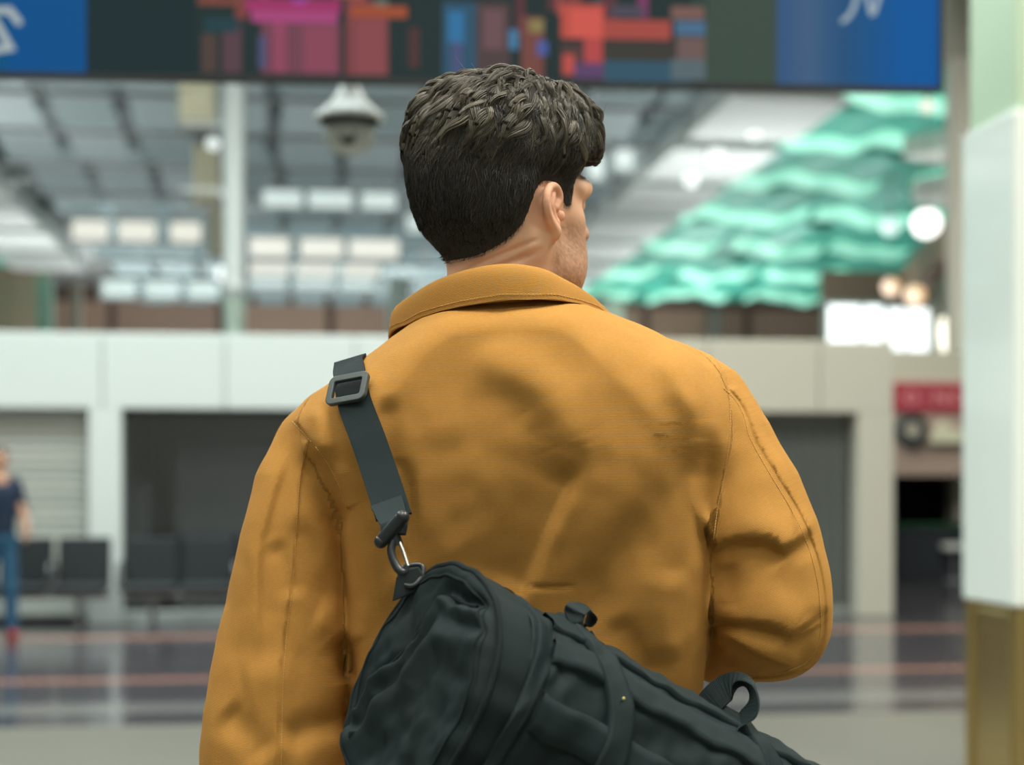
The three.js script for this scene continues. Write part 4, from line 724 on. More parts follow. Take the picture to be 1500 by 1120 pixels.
// ear: a plane that leans out from the head, e along the ear's width (to the back), h its height, o outward
const EAR_OUT = 0.34;
const earPoint = (side, e, h, o) => { const c = Math.cos(EAR_OUT), s = Math.sin(EAR_OUT), tilt = 0.16, e1 = e * 1.18, h1 = h * 0.78, e2 = e1 * Math.cos(tilt) + h1 * Math.sin(tilt), h2 = h1 * Math.cos(tilt) - e1 * Math.sin(tilt); return [side * (0.0725 + e2 * s + o * c), -0.036 + h2, -0.011 + e2 * c - o * s]; };
function ear(side) {
  const E = (e, h, o) => earPoint(side, e, h, o), rim = [[0.003, 0.004, 0.004], [-0.004, 0.016, 0.004], [-0.002, 0.027, 0.004], [0.007, 0.0335, 0.005], [0.018, 0.031, 0.006], [0.0255, 0.021, 0.007], [0.0275, 0.008, 0.007], [0.024, -0.006, 0.006], [0.017, -0.018, 0.005], [0.01, -0.027, 0.004]];
  const inner = [[0.008, 0.022, 0.003], [0.015, 0.017, 0.0055], [0.0175, 0.006, 0.006], [0.0145, -0.006, 0.005], [0.009, -0.012, 0.004]];
  const parts = [];
  const rimLine = new THREE.CatmullRomCurve3(rim.map((q) => V(...E(...q))), false, 'centripetal').getSpacedPoints(30).map((q) => q.toArray()), rimR = (i) => 0.0046 - 0.0016 * sstep(5, 0, i) + 0.0012 * sstep(24, 30, i);
  for (let i = 0; i < 30; i++) parts.push(cone(rimLine[i], rimLine[i + 1], rimR(i), rimR(i + 1)));
  const soft = [];
  for (let i = 0; i + 1 < inner.length; i++) soft.push(cone(E(...inner[i]), E(...inner[i + 1]), 0.0036, 0.0036));
  const plate = [cone(E(0.008, 0.022, -0.001), E(0.018, 0.01, 0.001), 0.0055, 0.0055), cone(E(0.018, 0.012, 0.001), E(0.016, -0.006, 0.0), 0.0055, 0.005), cone(E(0.012, 0.014, -0.003), E(0.01, -0.012, -0.003), 0.006, 0.006)];
  for (const h of [0.022, 0.017, 0.012, 0.007, 0.002, -0.003, -0.008, -0.013, -0.018]) plate.push(cone(E(0.019 - Math.abs(h - 0.006) * 0.25, h, 0.001), [side * 0.064, -0.036 + h * 0.7, 0.013], 0.005, 0.008));
  const lobe = egg(E(0.0095, -0.031, 0.004), [0.0062, 0.0085, 0.0062]), tragus = egg(E(-0.003, -0.008, 0.005), [0.004, 0.006, 0.0045]), anti = ball(E(0.008, -0.0165, 0.0055), 0.0042), root = cone(E(0.002, 0.012, -0.009), E(0.007, -0.014, -0.008), 0.0125, 0.0105);
  return (x, y, z) => {
    if (side * x < 0.045 || Math.abs(z) > 0.07 || y > 0.03 || y < -0.09) return 0.05;
    let d = 1; for (const p of parts) d = Math.min(d, p(x, y, z));
    let b = 1; for (const p of plate) b = smin(b, p(x, y, z), 0.006); d = smin(d, b, 0.004);
    let e = 1; for (const p of soft) e = Math.min(e, p(x, y, z)); d = smin(d, e, 0.004);
    d = smin(d, lobe(x, y, z), 0.005); d = smin(d, tragus(x, y, z), 0.003); d = smin(d, anti(x, y, z), 0.003);
    return smin(d, root(x, y, z), 0.006);
  };
}
const earR = ear(1), earL = ear(-1);
function skull(x, y, z) {
  let d = smin(hCranium(x, y, z), hFace(x, y, z), 0.03);
  d = smin(d, hOcciput(x, y, z), 0.03);
  let n = smin(hNeck[0](x, y, z), hNeck[1](x, y, z), 0.04);
  n = smin(n, x > 0 ? hMuscle(x, y, z) : hMuscleL(x, y, z), 0.014);
  for (const j of hJaw) d = smin(d, j(x, y, z), 0.024);
  d = smin(d, n, 0.026);
  d = smin(d, hBrow(x, y, z), 0.016);
  for (const j of hBrowSide) d = smin(d, j(x, y, z), 0.012);
  for (const j of hCheek) d = smin(d, j(x, y, z), 0.022);
  for (const j of hEye) d = smax(d, -j(x, y, z), 0.012);
  for (const j of hEyeball) d = smin(d, j(x, y, z), 0.003);
  for (const j of hNose) d = smin(d, j(x, y, z), 0.008);
  for (const j of hLips) d = smin(d, j(x, y, z), 0.006);
  // two creases where the turned neck folds
  const cr = (a, b, c) => 0.0022 * Math.exp(-(((y - a - b * x + c * z) / 0.0035) ** 2)) * sstep(0.0, 0.03, z) * sstep(0.0, 0.03, x) * sstep(-0.06, -0.075, y);
  return d + cr(-0.083, 0.25, 0.35) + cr(-0.097, 0.25, 0.3);
}
const headField = (x, y, z) => { let d = skull(x, y, z); d = smin(d, x > 0 ? earR(x, y, z) : earL(x, y, z), 0.006); return d; };
const hairLine = curve1([[-0.13, 0.034], [-0.08, 0.036], [-0.062, 0.034], [-0.053, 0.02], [-0.047, 0.002], [-0.043, -0.022], [-0.037, -0.03], [-0.029, -0.027], [-0.022, -0.014], [-0.012, -0.010], [0.006, -0.008], [0.016, -0.016], [0.026, -0.044], [0.038, -0.066], [0.052, -0.08], [0.07, -0.092], [0.13, -0.1]]);

// --- hands (out of the frame or in front of him): palm, four fingers and a thumb, curled a little
function hand(wrist, down, palmTo, right) {              // wrist point, direction of the fingers, direction the palm faces, +1 when the thumb is on the cross side
  const d = V(...down).normalize(), p = V(...palmTo).normalize(), s = d.clone().cross(p).normalize().multiplyScalar(right), w = V(...wrist);
  const at3 = (a, b, c) => w.clone().addScaledVector(d, a).addScaledVector(s, b).addScaledVector(p, c).toArray();
  const parts = [cone(at3(-0.10, 0, 0), at3(0.0, 0, 0), 0.033, 0.027), cone(at3(0.0, 0.0, 0), at3(0.03, 0.012, 0), 0.025, 0.02), cone(at3(0.03, 0.02, 0), at3(0.085, 0.03, 0.003), 0.017, 0.0135), cone(at3(0.03, -0.01, 0), at3(0.08, -0.028, 0.003), 0.018, 0.0125), cone(at3(0.03, 0.005, 0), at3(0.088, 0.003, 0.002), 0.018, 0.0135)];
  [[0.032, 0.088, 0.045, 0.0095], [0.011, 0.094, 0.05, 0.0098], [-0.010, 0.09, 0.046, 0.0094], [-0.030, 0.08, 0.036, 0.0085]].forEach(([b, a, l, r]) => {
    parts.push(cone(at3(a, b, 0.003), at3(a + l * 0.95, b * 1.05, 0.012), r, r * 0.93), cone(at3(a + l * 0.95, b * 1.05, 0.012), at3(a + l * 1.42, b * 1.05, 0.031), r * 0.93, r * 0.85), cone(at3(a + l * 1.42, b * 1.05, 0.031), at3(a + l * 1.6, b * 1.05, 0.05), r * 0.85, r * 0.75));
  });
  parts.push(cone(at3(0.022, 0.028, 0.006), at3(0.058, 0.052, 0.022), 0.014, 0.0115), cone(at3(0.058, 0.052, 0.022), at3(0.088, 0.055, 0.034), 0.0112, 0.0095));
  const f = (x, y, z) => { let v = 1; for (let i = 0; i < parts.length; i++) v = smin(v, parts[i](x, y, z), i < 5 ? 0.012 : 0.004); return v; };
  const c = w.clone().addScaledVector(d, 0.04).toArray();
  return net(f, c.map((q) => q - 0.17), c.map((q) => q + 0.17), 0.0042, f, 1);
}
const skinBase = [0.82, 0.49, 0.315];
function paint(g, f) { const p = g.attributes.position.array, c = new Float32Array(p.length); for (let i = 0; i < p.length; i += 3) { const q = f(p[i], p[i + 1], p[i + 2], i / 3); c[i] = q[0]; c[i + 1] = q[1]; c[i + 2] = q[2]; } g.setAttribute('color', new THREE.BufferAttribute(c, 3)); return g; }
const headGeo = paint(net(headField, [-0.12, -0.25, -0.14], [0.12, 0.11, 0.15], 0.0026, headField, 2), (x, y, z) => {
  const s = skinBase.slice(), earMask = Math.abs(x) > 0.068 && z > -0.03 && z < 0.03 && y > -0.08 ? sstep(0.004, -0.002, (x > 0 ? earR : earL)(x, y, z) - 0.001) : 0;
  const beard = sstep(-0.03, -0.055, y) * sstep(0.0, -0.018, z) * sstep(-0.2, -0.13, y) * (1 - earMask), dots = 0.5 + 0.5 * noise(x * 420, y * 420, z * 420);
  const k = 1 - beard * (0.16 + 0.36 * dots) + 0.05 * noise(x * 40, y * 40, z * 40);
  const lip = sstep(0.004, 0.0, Math.min(hLips[0](x, y, z), hLips[1](x, y, z))), brow = sstep(0.006, -0.002, Math.abs(y - 0.004 - 0.1 * Math.abs(x))) * sstep(0.012, 0.018, Math.abs(x)) * sstep(-0.06, -0.072, z) * sstep(0.06, 0.05, Math.abs(x));
  const red = Math.max(earMask * 0.5, lip);
  const shadowHair = sstep(-0.008, 0.006, y - hairLine(z)) * 0.75;
  const m = Math.max(brow, shadowHair * (1 - (Math.abs(x) > 0.06 ? sstep(0.012, 0.003, (x > 0 ? earR : earL)(x, y, z)) : 0)));
  return [mix(s[0] * k * (1 - 0.05 * red), 0.06, m), mix(s[1] * k * (1 - 0.22 * red), 0.045, m), mix(s[2] * k * (1 - 0.2 * red), 0.035, m)];
});
headAt(headGeo);
const flat = (g) => paint(g, () => skinBase);
const coreParts = [cone([-0.01, 1.62, 0.0], [-0.01, 1.4, -0.01], 0.05, 0.08), cone([-0.12, 1.40, -0.015], [0.14, 1.43, -0.015], 0.06, 0.06), cone([0.02, 1.4, -0.01], [0.02, 1.0, 0], 0.085, 0.085), ...leftArm.nodes.slice(0, -1).map((a, i) => cone(a[0], leftArm.nodes[i + 1][0], 0.036, 0.034)), ...rightArm.nodes.slice(0, -1).map((a, i) => cone(a[0], rightArm.nodes[i + 1][0], 0.036, 0.034)), cone(rightArm.nodes[rightArm.nodes.length - 1][0], L(872, 874, -0.212), 0.034, 0.03), cone(leftArm.nodes[leftArm.nodes.length - 1][0], L(392, 1392, -0.058), 0.034, 0.03)];
const coreField = (x, y, z) => { let d = 1; for (const c of coreParts) d = smin(d, c(x, y, z), 0.03); return d; };
const bodyGeo = mergeGeometries([headGeo, flat(net(coreField, [-0.37, 0.8, -0.28], [0.37, 1.72, 0.13], 0.014, coreField, 1)), flat(hand(L(392, 1392, -0.058), [0.02, -1, -0.12], [1, 0, 0.1], 1)), flat(hand(L(872, 874, -0.212), [-1, 0.12, -0.05], [0, 0.1, 1], 1))]);
const skin = new THREE.MeshPhysicalMaterial({ vertexColors: true, roughness: 0.52, specularIntensity: 0.5, sheen: 0.1, sheenColor: new THREE.Color(1, 0.6, 0.5) });
const body = mesh('body', bodyGeo, skin, man);

// --- hair
const superegg = (x, y, z) => { const a = Math.abs(x) / 0.091, b = Math.abs(y - 0.045) / (y > 0.045 ? 0.075 : 0.047), c = Math.abs(z - 0.002) / (z > 0.002 ? 0.101 : 0.108); return (Math.pow(a ** 2.6 + b ** 2.6 + c ** 2.6, 1 / 2.6) - 1) * 0.085; };
function hairShell(x, y, z) {
  const line = hairLine(z), t = 0.0005 + 0.0095 * sstep(0.0, 0.055, y - line) * sstep(-0.075, -0.03, z);
  let d = skull(x, y, z) - t;
  d = smin(d, superegg(x, y, z), 0.018);
  d = smax(d, (line - y) * 0.7, 0.004);
  return d;
}
const hairFine = (x, y, z) => hairShell(x, y, z) + 0.003 * noise(x * 45, y * 24, z * 45) * sstep(0.02, 0.06, y);
const shellGeo = net(hairShell, [-0.12, -0.11, -0.135], [0.12, 0.15, 0.135], 0.0033, hairFine, 2);
const strandPos = [], strandNor = [], strandCol = [], strandIdx = [];
function strand(points, r, tone, long = 1) {                       // a three-sided tapering tube
  const n = points.length, base = strandPos.length / 3, c = long ? [0.138 * tone, 0.124 * tone, 0.092 * tone] : [0.070 * tone, 0.071 * tone, 0.064 * tone];  // long strands lighter: the overhead highlight is put into their colour
  for (let i = 0; i < n; i++) {
    const a = points[Math.max(i - 1, 0)], b = points[Math.min(i + 1, n - 1)], d = b.clone().sub(a).normalize(), s = Math.abs(d.y) > 0.9 ? V(1, 0, 0) : V(0, 1, 0), e = d.clone().cross(s).normalize(), f = d.clone().cross(e), w = r * (1 - 0.75 * (i / (n - 1)) ** 2);
    for (let k = 0; k < 3; k++) { const q = k * 2.0944, nx = e.x * Math.cos(q) + f.x * Math.sin(q), ny = e.y * Math.cos(q) + f.y * Math.sin(q), nz = e.z * Math.cos(q) + f.z * Math.sin(q); strandPos.push(points[i].x + nx * w, points[i].y + ny * w, points[i].z + nz * w); strandNor.push(nx, ny, nz); strandCol.push(...c); }
    if (i) for (let k = 0; k < 3; k++) { const p = base + (i - 1) * 3 + k, q = base + (i - 1) * 3 + (k + 1) % 3; strandIdx.push(p, q, p + 3, q, q + 3, p + 3); }
  }
}
const gradH = (p) => { const e = 0.003; return V(hairShell(p.x + e, p.y, p.z) - hairShell(p.x - e, p.y, p.z), hairShell(p.x, p.y + e, p.z) - hairShell(p.x, p.y - e, p.z), hairShell(p.x, p.y, p.z + e) - hairShell(p.x, p.y, p.z - e)).multiplyScalar(1 / (2 * e)); };
// points over the shell, by area
const sp = shellGeo.attributes.position.array, si = shellGeo.index.array, areas = new Float32Array(si.length / 3); let areaSum = 0;
const vtx = (i) => V(sp[i * 3], sp[i * 3 + 1], sp[i * 3 + 2]);
for (let i = 0; i < areas.length; i++) { areaSum += vtx(si[i * 3 + 1]).sub(vtx(si[i * 3])).cross(vtx(si[i * 3 + 2]).sub(vtx(si[i * 3]))).length(); areas[i] = areaSum; }
function scatter() {
  const q = rnd() * areaSum; let a = 0, b = areas.length - 1; while (a < b) { const m = (a + b) >> 1; areas[m] < q ? (a = m + 1) : (b = m); }
  let u = rnd(), v = rnd(); if (u + v > 1) { u = 1 - u; v = 1 - v; }
  const A = vtx(si[a * 3]), B = vtx(si[a * 3 + 1]), C = vtx(si[a * 3 + 2]); return A.addScaledVector(B.sub(A), u).addScaledVector(C.sub(vtx(si[a * 3])), v);
}
const seen = (p, n) => { const c = Math.cos(YAW), s = Math.sin(YAW); return -n.x * s + n.z * c; };   // how far a direction points to the back of the room behind him
function flow(p) {                                       // the way the hair lies, in the head's frame
  if (p.z < -0.055) return V(0.35 * Math.sign(p.x + 0.03) * sstep(-0.1, -0.06, p.z) + 0.25, -0.55, -1);
  const d = V((p.x - 0.03) * 5, -0.5 - 5 * (0.11 - p.y), (p.z + 0.045) * 6);
  const swirl = V(-0.75, 0, 0.25).multiplyScalar(sstep(-0.05, 0.04, p.z) * sstep(0.07, 0.0, p.x));
  return d.add(swirl);
}
function grow(p, len, n, wave, lift, phase) {
  const pts = []; let q = p.clone(), g = gradH(q).normalize(); q.addScaledVector(g, -0.004);
  let dir = flow(q); dir.addScaledVector(g, -dir.dot(g)).normalize();
  const turn = rr(-0.35, 0.35); dir.applyAxisAngle(g, turn);
  for (let i = 0; i <= n; i++) {
    const t = i / n; pts.push({ q: q.clone(), g: g.clone(), s: dir.clone().cross(g), t });
    q.addScaledVector(dir, len / n);
    const want = lift(t), h = hairShell(q.x, q.y, q.z); g = gradH(q).normalize(); q.addScaledVector(g, (want - h) * 0.8);
    const f = flow(q); f.addScaledVector(g, -f.dot(g)).normalize(); dir.lerp(f, 0.18).addScaledVector(g, -dir.dot(g)).normalize().applyAxisAngle(g, wave * Math.cos(phase + t * 7.5) / n * 3);
  }
  return pts;
}
// locks on top
let locks = 0;
for (let tries = 0; tries < 6000 && locks < 560; tries++) {
  const p = scatter(); if (p.y < 0.052 + 0.018 * noise(p.x * 20, 1, p.z * 20)) continue;
  locks++;
  const len = rr(0.045, 0.085), wave = rr(0.4, 1.5) * (rnd() < 0.5 ? -1 : 1), up = rr(0.002, 0.011) * sstep(0.04, 0.085, p.y) + rr(-0.001, 0.003) * sstep(0.09, 0.12, p.y), tipUp = rr(-0.006, 0.002), phase = rr(0, 6.28);
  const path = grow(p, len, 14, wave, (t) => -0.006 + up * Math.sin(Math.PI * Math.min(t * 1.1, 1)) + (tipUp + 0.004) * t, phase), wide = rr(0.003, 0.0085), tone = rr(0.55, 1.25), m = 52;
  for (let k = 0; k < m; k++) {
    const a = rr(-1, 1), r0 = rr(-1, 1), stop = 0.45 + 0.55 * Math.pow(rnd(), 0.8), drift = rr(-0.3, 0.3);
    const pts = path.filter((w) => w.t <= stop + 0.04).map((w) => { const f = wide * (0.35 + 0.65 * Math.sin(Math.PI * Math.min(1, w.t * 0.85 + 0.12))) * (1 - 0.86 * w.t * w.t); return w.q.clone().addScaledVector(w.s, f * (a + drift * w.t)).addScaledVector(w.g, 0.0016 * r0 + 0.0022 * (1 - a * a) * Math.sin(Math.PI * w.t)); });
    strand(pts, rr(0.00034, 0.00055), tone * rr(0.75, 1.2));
  }
}
// shorter hair that fills the crown
for (let tries = 0, k0 = 0; tries < 9000 && k0 < 520; tries++) {
  const p = scatter(); if (p.y < 0.085) continue; k0++;
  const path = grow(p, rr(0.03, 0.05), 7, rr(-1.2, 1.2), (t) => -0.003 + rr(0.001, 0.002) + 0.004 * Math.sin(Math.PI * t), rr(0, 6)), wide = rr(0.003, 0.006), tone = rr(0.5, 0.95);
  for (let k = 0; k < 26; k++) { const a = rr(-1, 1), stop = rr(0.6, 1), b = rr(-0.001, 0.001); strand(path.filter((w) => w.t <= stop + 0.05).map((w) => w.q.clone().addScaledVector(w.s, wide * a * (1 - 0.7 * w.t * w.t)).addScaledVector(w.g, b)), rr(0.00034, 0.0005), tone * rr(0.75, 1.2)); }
}
// middle lengths where the top runs out into the sides
for (let tries = 0, k0 = 0; tries < 20000 && k0 < 2600; tries++) {
  const p = scatter(); if (p.y < 0.028 + 0.01 * noise(p.x * 25, 4, p.z * 25) || p.y > 0.085 || p.z < -0.085) continue; k0++;
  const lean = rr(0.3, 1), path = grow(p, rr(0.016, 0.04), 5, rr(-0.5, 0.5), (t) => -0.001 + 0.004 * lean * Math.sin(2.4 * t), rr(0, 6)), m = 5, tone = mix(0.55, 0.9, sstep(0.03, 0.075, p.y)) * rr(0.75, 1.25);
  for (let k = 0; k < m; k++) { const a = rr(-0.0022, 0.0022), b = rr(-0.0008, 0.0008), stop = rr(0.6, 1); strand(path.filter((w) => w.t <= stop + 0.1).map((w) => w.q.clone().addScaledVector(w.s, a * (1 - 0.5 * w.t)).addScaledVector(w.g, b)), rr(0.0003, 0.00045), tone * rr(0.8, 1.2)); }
}
// short hair on the back and sides
for (let i = 0; i < 26000; i++) {
  const p = scatter(); if (p.y > 0.075 || p.z < -0.075) continue;
  const low = sstep(0.0, 0.05, p.y - hairLine(p.z)), len = rr(0.006, 0.011) + 0.011 * low * rnd();
  let g = gradH(p).normalize(), d = V(0.12 * Math.sign(p.x) * 0, -1, 0.25 * sstep(0.03, -0.02, p.z)); d.x += 0.35 * noise(p.x * 30, p.y * 30, p.z * 30) - 0.15; d.z += 0.3 * noise(p.x * 30 + 9, p.y * 30, p.z * 30);
  d.addScaledVector(g, -d.dot(g)).normalize().applyAxisAngle(g, rr(-0.3, 0.3));
  const pts = [], out = rr(0.0008, 0.0035) * (0.4 + 0.6 * low); for (let k = 0; k <= 3; k++) { const t = k / 3; pts.push(p.clone().addScaledVector(d, len * t).addScaledVector(g, -0.001 + out * Math.sin(t * 2.2))); }
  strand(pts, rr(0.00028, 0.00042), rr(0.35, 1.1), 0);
}
// single stray hairs standing off the top
for (const [px, py, qx, qy] of [[690, 104, 665, 81], [846, 128, 838, 116], [876, 165, 889, 150], [640, 116, 622, 120], [700, 100, 690, 92], [862, 215, 884, 210]]) {
  const inv = (v) => V(...v).sub(V(...HEAD)).applyAxisAngle(V(0, 1, 0), -YAW), A = inv(L(px, py + 6, 0.01)), B = inv(L(qx, qy, 0.02)), m = A.clone().lerp(B, 0.5).add(V(0.002, -0.003, 0)); strand([A, m, B], 0.00035, 1.5);
}
{
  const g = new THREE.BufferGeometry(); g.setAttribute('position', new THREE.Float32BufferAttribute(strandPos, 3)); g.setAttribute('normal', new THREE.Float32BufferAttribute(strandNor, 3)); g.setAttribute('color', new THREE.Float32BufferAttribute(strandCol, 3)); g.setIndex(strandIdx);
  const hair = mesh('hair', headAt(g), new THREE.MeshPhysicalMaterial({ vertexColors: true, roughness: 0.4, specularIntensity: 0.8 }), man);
  mesh('hair_base', headAt(shellGeo), std([0.03, 0.026, 0.021], 1), hair);
  hair.userData.label = 'short dark brown wavy hair';
}

// --- trousers and shoes, below the frame
const legs = [[-0.10, 0], [0.10, 0]].map(([x]) => [cone([x * 0.9, 0.86, 0], [x, 0.50, 0.005], 0.095, 0.072), cone([x, 0.50, 0.005], [x * 1.05, 0.085, 0.0], 0.072, 0.060)]);
const hips = egg([0.0, 0.90, 0], [0.178, 0.12, 0.118]);
const trouserField = (x, y, z) => { let d = hips(x, y, z); for (const l of legs) for (const c of l) d = smin(d, c(x, y, z), 0.03); return smax(d, 0.07 - y, 0.006) + 0.002 * noise(x * 12, y * 9, z * 12); };
mesh('trousers', net(trouserField, [-0.25, 0.05, -0.2], [0.25, 1.04, 0.2], 0.011, trouserField, 1), std([0.03, 0.033, 0.04], 0.85), man);
for (const x of [-0.105, 0.105]) {
  const upper = egg([x, 0.05, -0.055], [0.047, 0.048, 0.125]), ankle = cone([x, 0.05, 0.02], [x, 0.1, 0.02], 0.042, 0.045), f = (a, b, c) => smax(smin(upper(a, b, c), ankle(a, b, c), 0.03), 0.022 - b, 0.004);
  const shoe = mesh('shoe', net(f, [x - 0.07, 0.005, -0.2], [x + 0.07, 0.14, 0.09], 0.006, f, 1), std([0.05, 0.045, 0.04], 0.6), man);
  const sole = new THREE.Shape(); sole.absellipse(0, 0, 0.049, 0.128, 0, Math.PI * 2);
  mesh('sole', new THREE.ExtrudeGeometry(sole, { depth: 0.02, bevelEnabled: true, bevelSize: 0.002, bevelThickness: 0.002, bevelSegments: 2, curveSegments: 24 }).rotateX(-Math.PI / 2).translate(x, 0.002, -0.055), std([0.6, 0.58, 0.54], 0.7), shoe);
}

// ---------------------------------------------------------------- the duffel bag on his back
// bag frame: origin at the centre of the near end's rim, A along the bag, U across its top, N outward to the camera
{
  const C = V(...L(652, 1026, 0.30)).add(V(...MAN)), bag = thing('duffel_bag', 'black nylon duffel bag with webbing handles, slung across his back by a shoulder strap', 'bag', C.toArray());
  const A = V(0.824, -0.486, -0.292).normalize(), U = V(0.508, 0.862, 0); U.addScaledVector(A, -U.dot(A)).normalize(); const N = A.clone().cross(U); if (N.z < 0) N.negate();
  const RU = 0.119, RN = 0.1, LEN = 0.52, TILT = 0.30;   // the near end is turned a little more to the camera than the bag
  const nylonRelief = dataMap(256, (x, y) => 0.5 + 0.25 * Math.cos(Math.PI * 2 * x * 32) * Math.cos(Math.PI * 2 * y * 32) + 0.2 * noise(x * 30, y * 30, 4), 1 / 0.03);
  const webRelief = dataMap(256, (x, y) => 0.5 + 0.4 * Math.cos(Math.PI * 2 * (y * 20 + 0.5 * Math.abs(((x * 12) % 1) - 0.5))) , 1 / 0.024);
  const nylon = new THREE.MeshPhysicalMaterial({ color: new THREE.Color(0.0080, 0.0178, 0.0195), roughness: 0.66, bumpMap: nylonRelief, bumpScale: 0.0003, specularIntensity: 0.45, sheen: 0.15, sheenRoughness: 0.5, sheenColor: new THREE.Color(0.12, 0.2, 0.2) });
  const web = new THREE.MeshPhysicalMaterial({ color: new THREE.Color(0.0105, 0.0225, 0.0245), roughness: 0.62, bumpMap: webRelief, bumpScale: 0.0004, specularIntensity: 0.45, sheen: 0.15, sheenRoughness: 0.5, sheenColor: new THREE.Color(0.12, 0.2, 0.2) });
  const plastic = std([0.02, 0.026, 0.028], 0.32), buckleM = std([0.055, 0.075, 0.075], 0.3), silver = std([0.72, 0.72, 0.68], 0.22, { metalness: 1 });
  const se = (v, n) => Math.sign(v) * Math.pow(Math.abs(v), 2 / n);
  // profile of the end: distance along the bag and share of the radius
  const prof = [[0, 1.0], [-0.016, 1.005], [-0.034, 1.0], [-0.046, 0.985], [-0.0525, 0.955], [-0.0555, 0.90], [-0.0565, 0.82], [-0.057, 0.7], [-0.0575, 0.5], [-0.0575, 0.25], [-0.0575, 0.0]];
  // a picture point on the face of the end, as shares of the two half widths
  const faceAt = (px, py) => { const o = V(0, EYE, 0), d = V((px - 750) / F, (HORIZON - py) / F, -1), q = C.clone().addScaledVector(A, -0.038), pn = A.clone().addScaledVector(N, -TILT), t = q.clone().sub(o).dot(pn) / d.dot(pn), h = o.addScaledVector(d, t).sub(C); return [h.dot(U) / RU, h.dot(N) / RN]; };
  const flap = [[520, 1030], [545, 992], [590, 962], [625, 925], [645, 888], [657, 872], [676, 884], [705, 895], [740, 906], [780, 915]].map(([x, y]) => faceAt(x, y));
  const flapGap = (u, w) => { let best = 9, s = 1; for (let i = 0; i + 1 < flap.length; i++) { const [a0, b0] = flap[i], du = flap[i + 1][0] - a0, dw = flap[i + 1][1] - b0, t = clamp(((u - a0) * du + (w - b0) * dw) / (du * du + dw * dw), 0, 1), d = Math.hypot(u - a0 - du * t, w - b0 - dw * t); if (d < best) { best = d; s = (du * (w - b0) - dw * (u - a0)); } } return s > 0 ? -best : best; };
  function surf(X, phi, share = 1, off = 0) {            // phi 0 on top, 90 degrees towards the camera
    const c = se(Math.cos(phi), 2.4), s = se(Math.sin(phi), 2.4), end = X < 0 ? 1 : sstep(LEN, LEN - 0.05, X);
    let r = share * (X >= 0 ? 0.75 + 0.25 * Math.sqrt(end) : 1) , x = X, d = off;
    if (X >= 0) {                                        // soft hollows between rim and bands, seams along the bag
      d += 0.003 * noise(X * 13, phi * 1.3, 2) + 0.0022 * noise(X * 34, phi * 2.6, 5) - 0.004 * Math.exp(-(((X - 0.028) / 0.012) ** 2)) * (0.6 + 0.4 * Math.cos(phi));
      d += 0.0022 * Math.sin(X * 190 + 2 * noise(phi * 3, X * 9, 8)) * Math.exp(-X / 0.05) * sstep(0.2, 0.6, phi) * sstep(2.4, 1.5, phi);
    } else {
      x = X * (0.6 + 0.22 * Math.cos(phi) * share);
      const inner = sstep(0.99, 0.85, share), gap = flapGap(c * share, s * share), low = sstep(0.04, -0.05, gap);
      x -= inner * (0.0035 * noise(c * share * 1.7, s * share * 1.9, 11) + 0.0015 * noise(c * share * 4, s * share * 4.6, 3));
      x -= inner * (0.0095 * low * Math.exp(-Math.max(0, -gap) / 0.9) - 0.008 * Math.exp(-(((gap - 0.05) / 0.06) ** 2)) + 0.006 * Math.exp(-(((gap + 0.33) / 0.13) ** 2)) - 0.006 * Math.exp(-(((gap + 0.16) / 0.07) ** 2)));
      d += 0.002 * noise(c * share * 3, s * share * 3, 7);
    }
    x += TILT * sstep(0.075, -0.02, X) * r * RN * s;
    const p = V(0, 0, 0).addScaledVector(A, x).addScaledVector(U, r * RU * c).addScaledVector(N, r * RN * s);
    if (d) { const dir = V(0, 0, 0).addScaledVector(U, c / RU).addScaledVector(N, s / RN).normalize(); if (X < 0) dir.multiplyScalar(share).addScaledVector(A, -(1 - share * 0.7)).normalize(); p.addScaledVector(dir, d); }
    return p;
  }
  const grid = (rows, nphi, at2) => {                    // closed round the bag
    const P = [], T = [], I = [];
    for (let i = 0; i < rows; i++) for (let j = 0; j <= nphi; j++) { const q = at2(i, j / nphi * Math.PI * 2); P.push(q.p.x, q.p.y, q.p.z); T.push(q.u, j / nphi * 0.7); }
    const w = nphi + 1; for (let i = 0; i + 1 < rows; i++) for (let j = 0; j < nphi; j++) { const a = i * w + j, b = a + w; I.push(a, b, a + 1, b, b + 1, a + 1); }
    const g = new THREE.BufferGeometry(); g.setAttribute('position', new THREE.Float32BufferAttribute(P, 3)); g.setAttribute('uv', new THREE.Float32BufferAttribute(T, 2)); g.setIndex(I); g.computeVertexNormals();
    const n = g.attributes.normal; for (let i = 0; i < rows; i++) { const a = i * w, b = a + nphi, v = V(n.getX(a) + n.getX(b), n.getY(a) + n.getY(b), n.getZ(a) + n.getZ(b)).normalize(); n.setXYZ(a, v.x, v.y, v.z); n.setXYZ(b, v.x, v.y, v.z); }
    // the grid's sense of turning depends on the frame
    const mid = Math.floor(rows / 2) * w; const out = V(P[mid * 3], P[mid * 3 + 1], P[mid * 3 + 2]); const axis = A.clone().multiplyScalar(out.dot(A)); if (out.sub(axis).dot(V(n.getX(mid), n.getY(mid), n.getZ(mid))) < 0) { const idx = g.index.array; for (let k = 0; k < idx.length; k += 3) { const q = idx[k]; idx[k] = idx[k + 1]; idx[k + 1] = q; } g.computeVertexNormals(); }
    return g;
  };
  const nb = 150;
  mesh('barrel', grid(nb + 8, 220, (i, phi) => { const X = Math.min(i, nb) / nb * LEN, sh = i > nb ? 1 - (i - nb) / 7 : 1; return { p: surf(X, phi, sh), u: X }; }), nylon, bag);
  const np = 90;
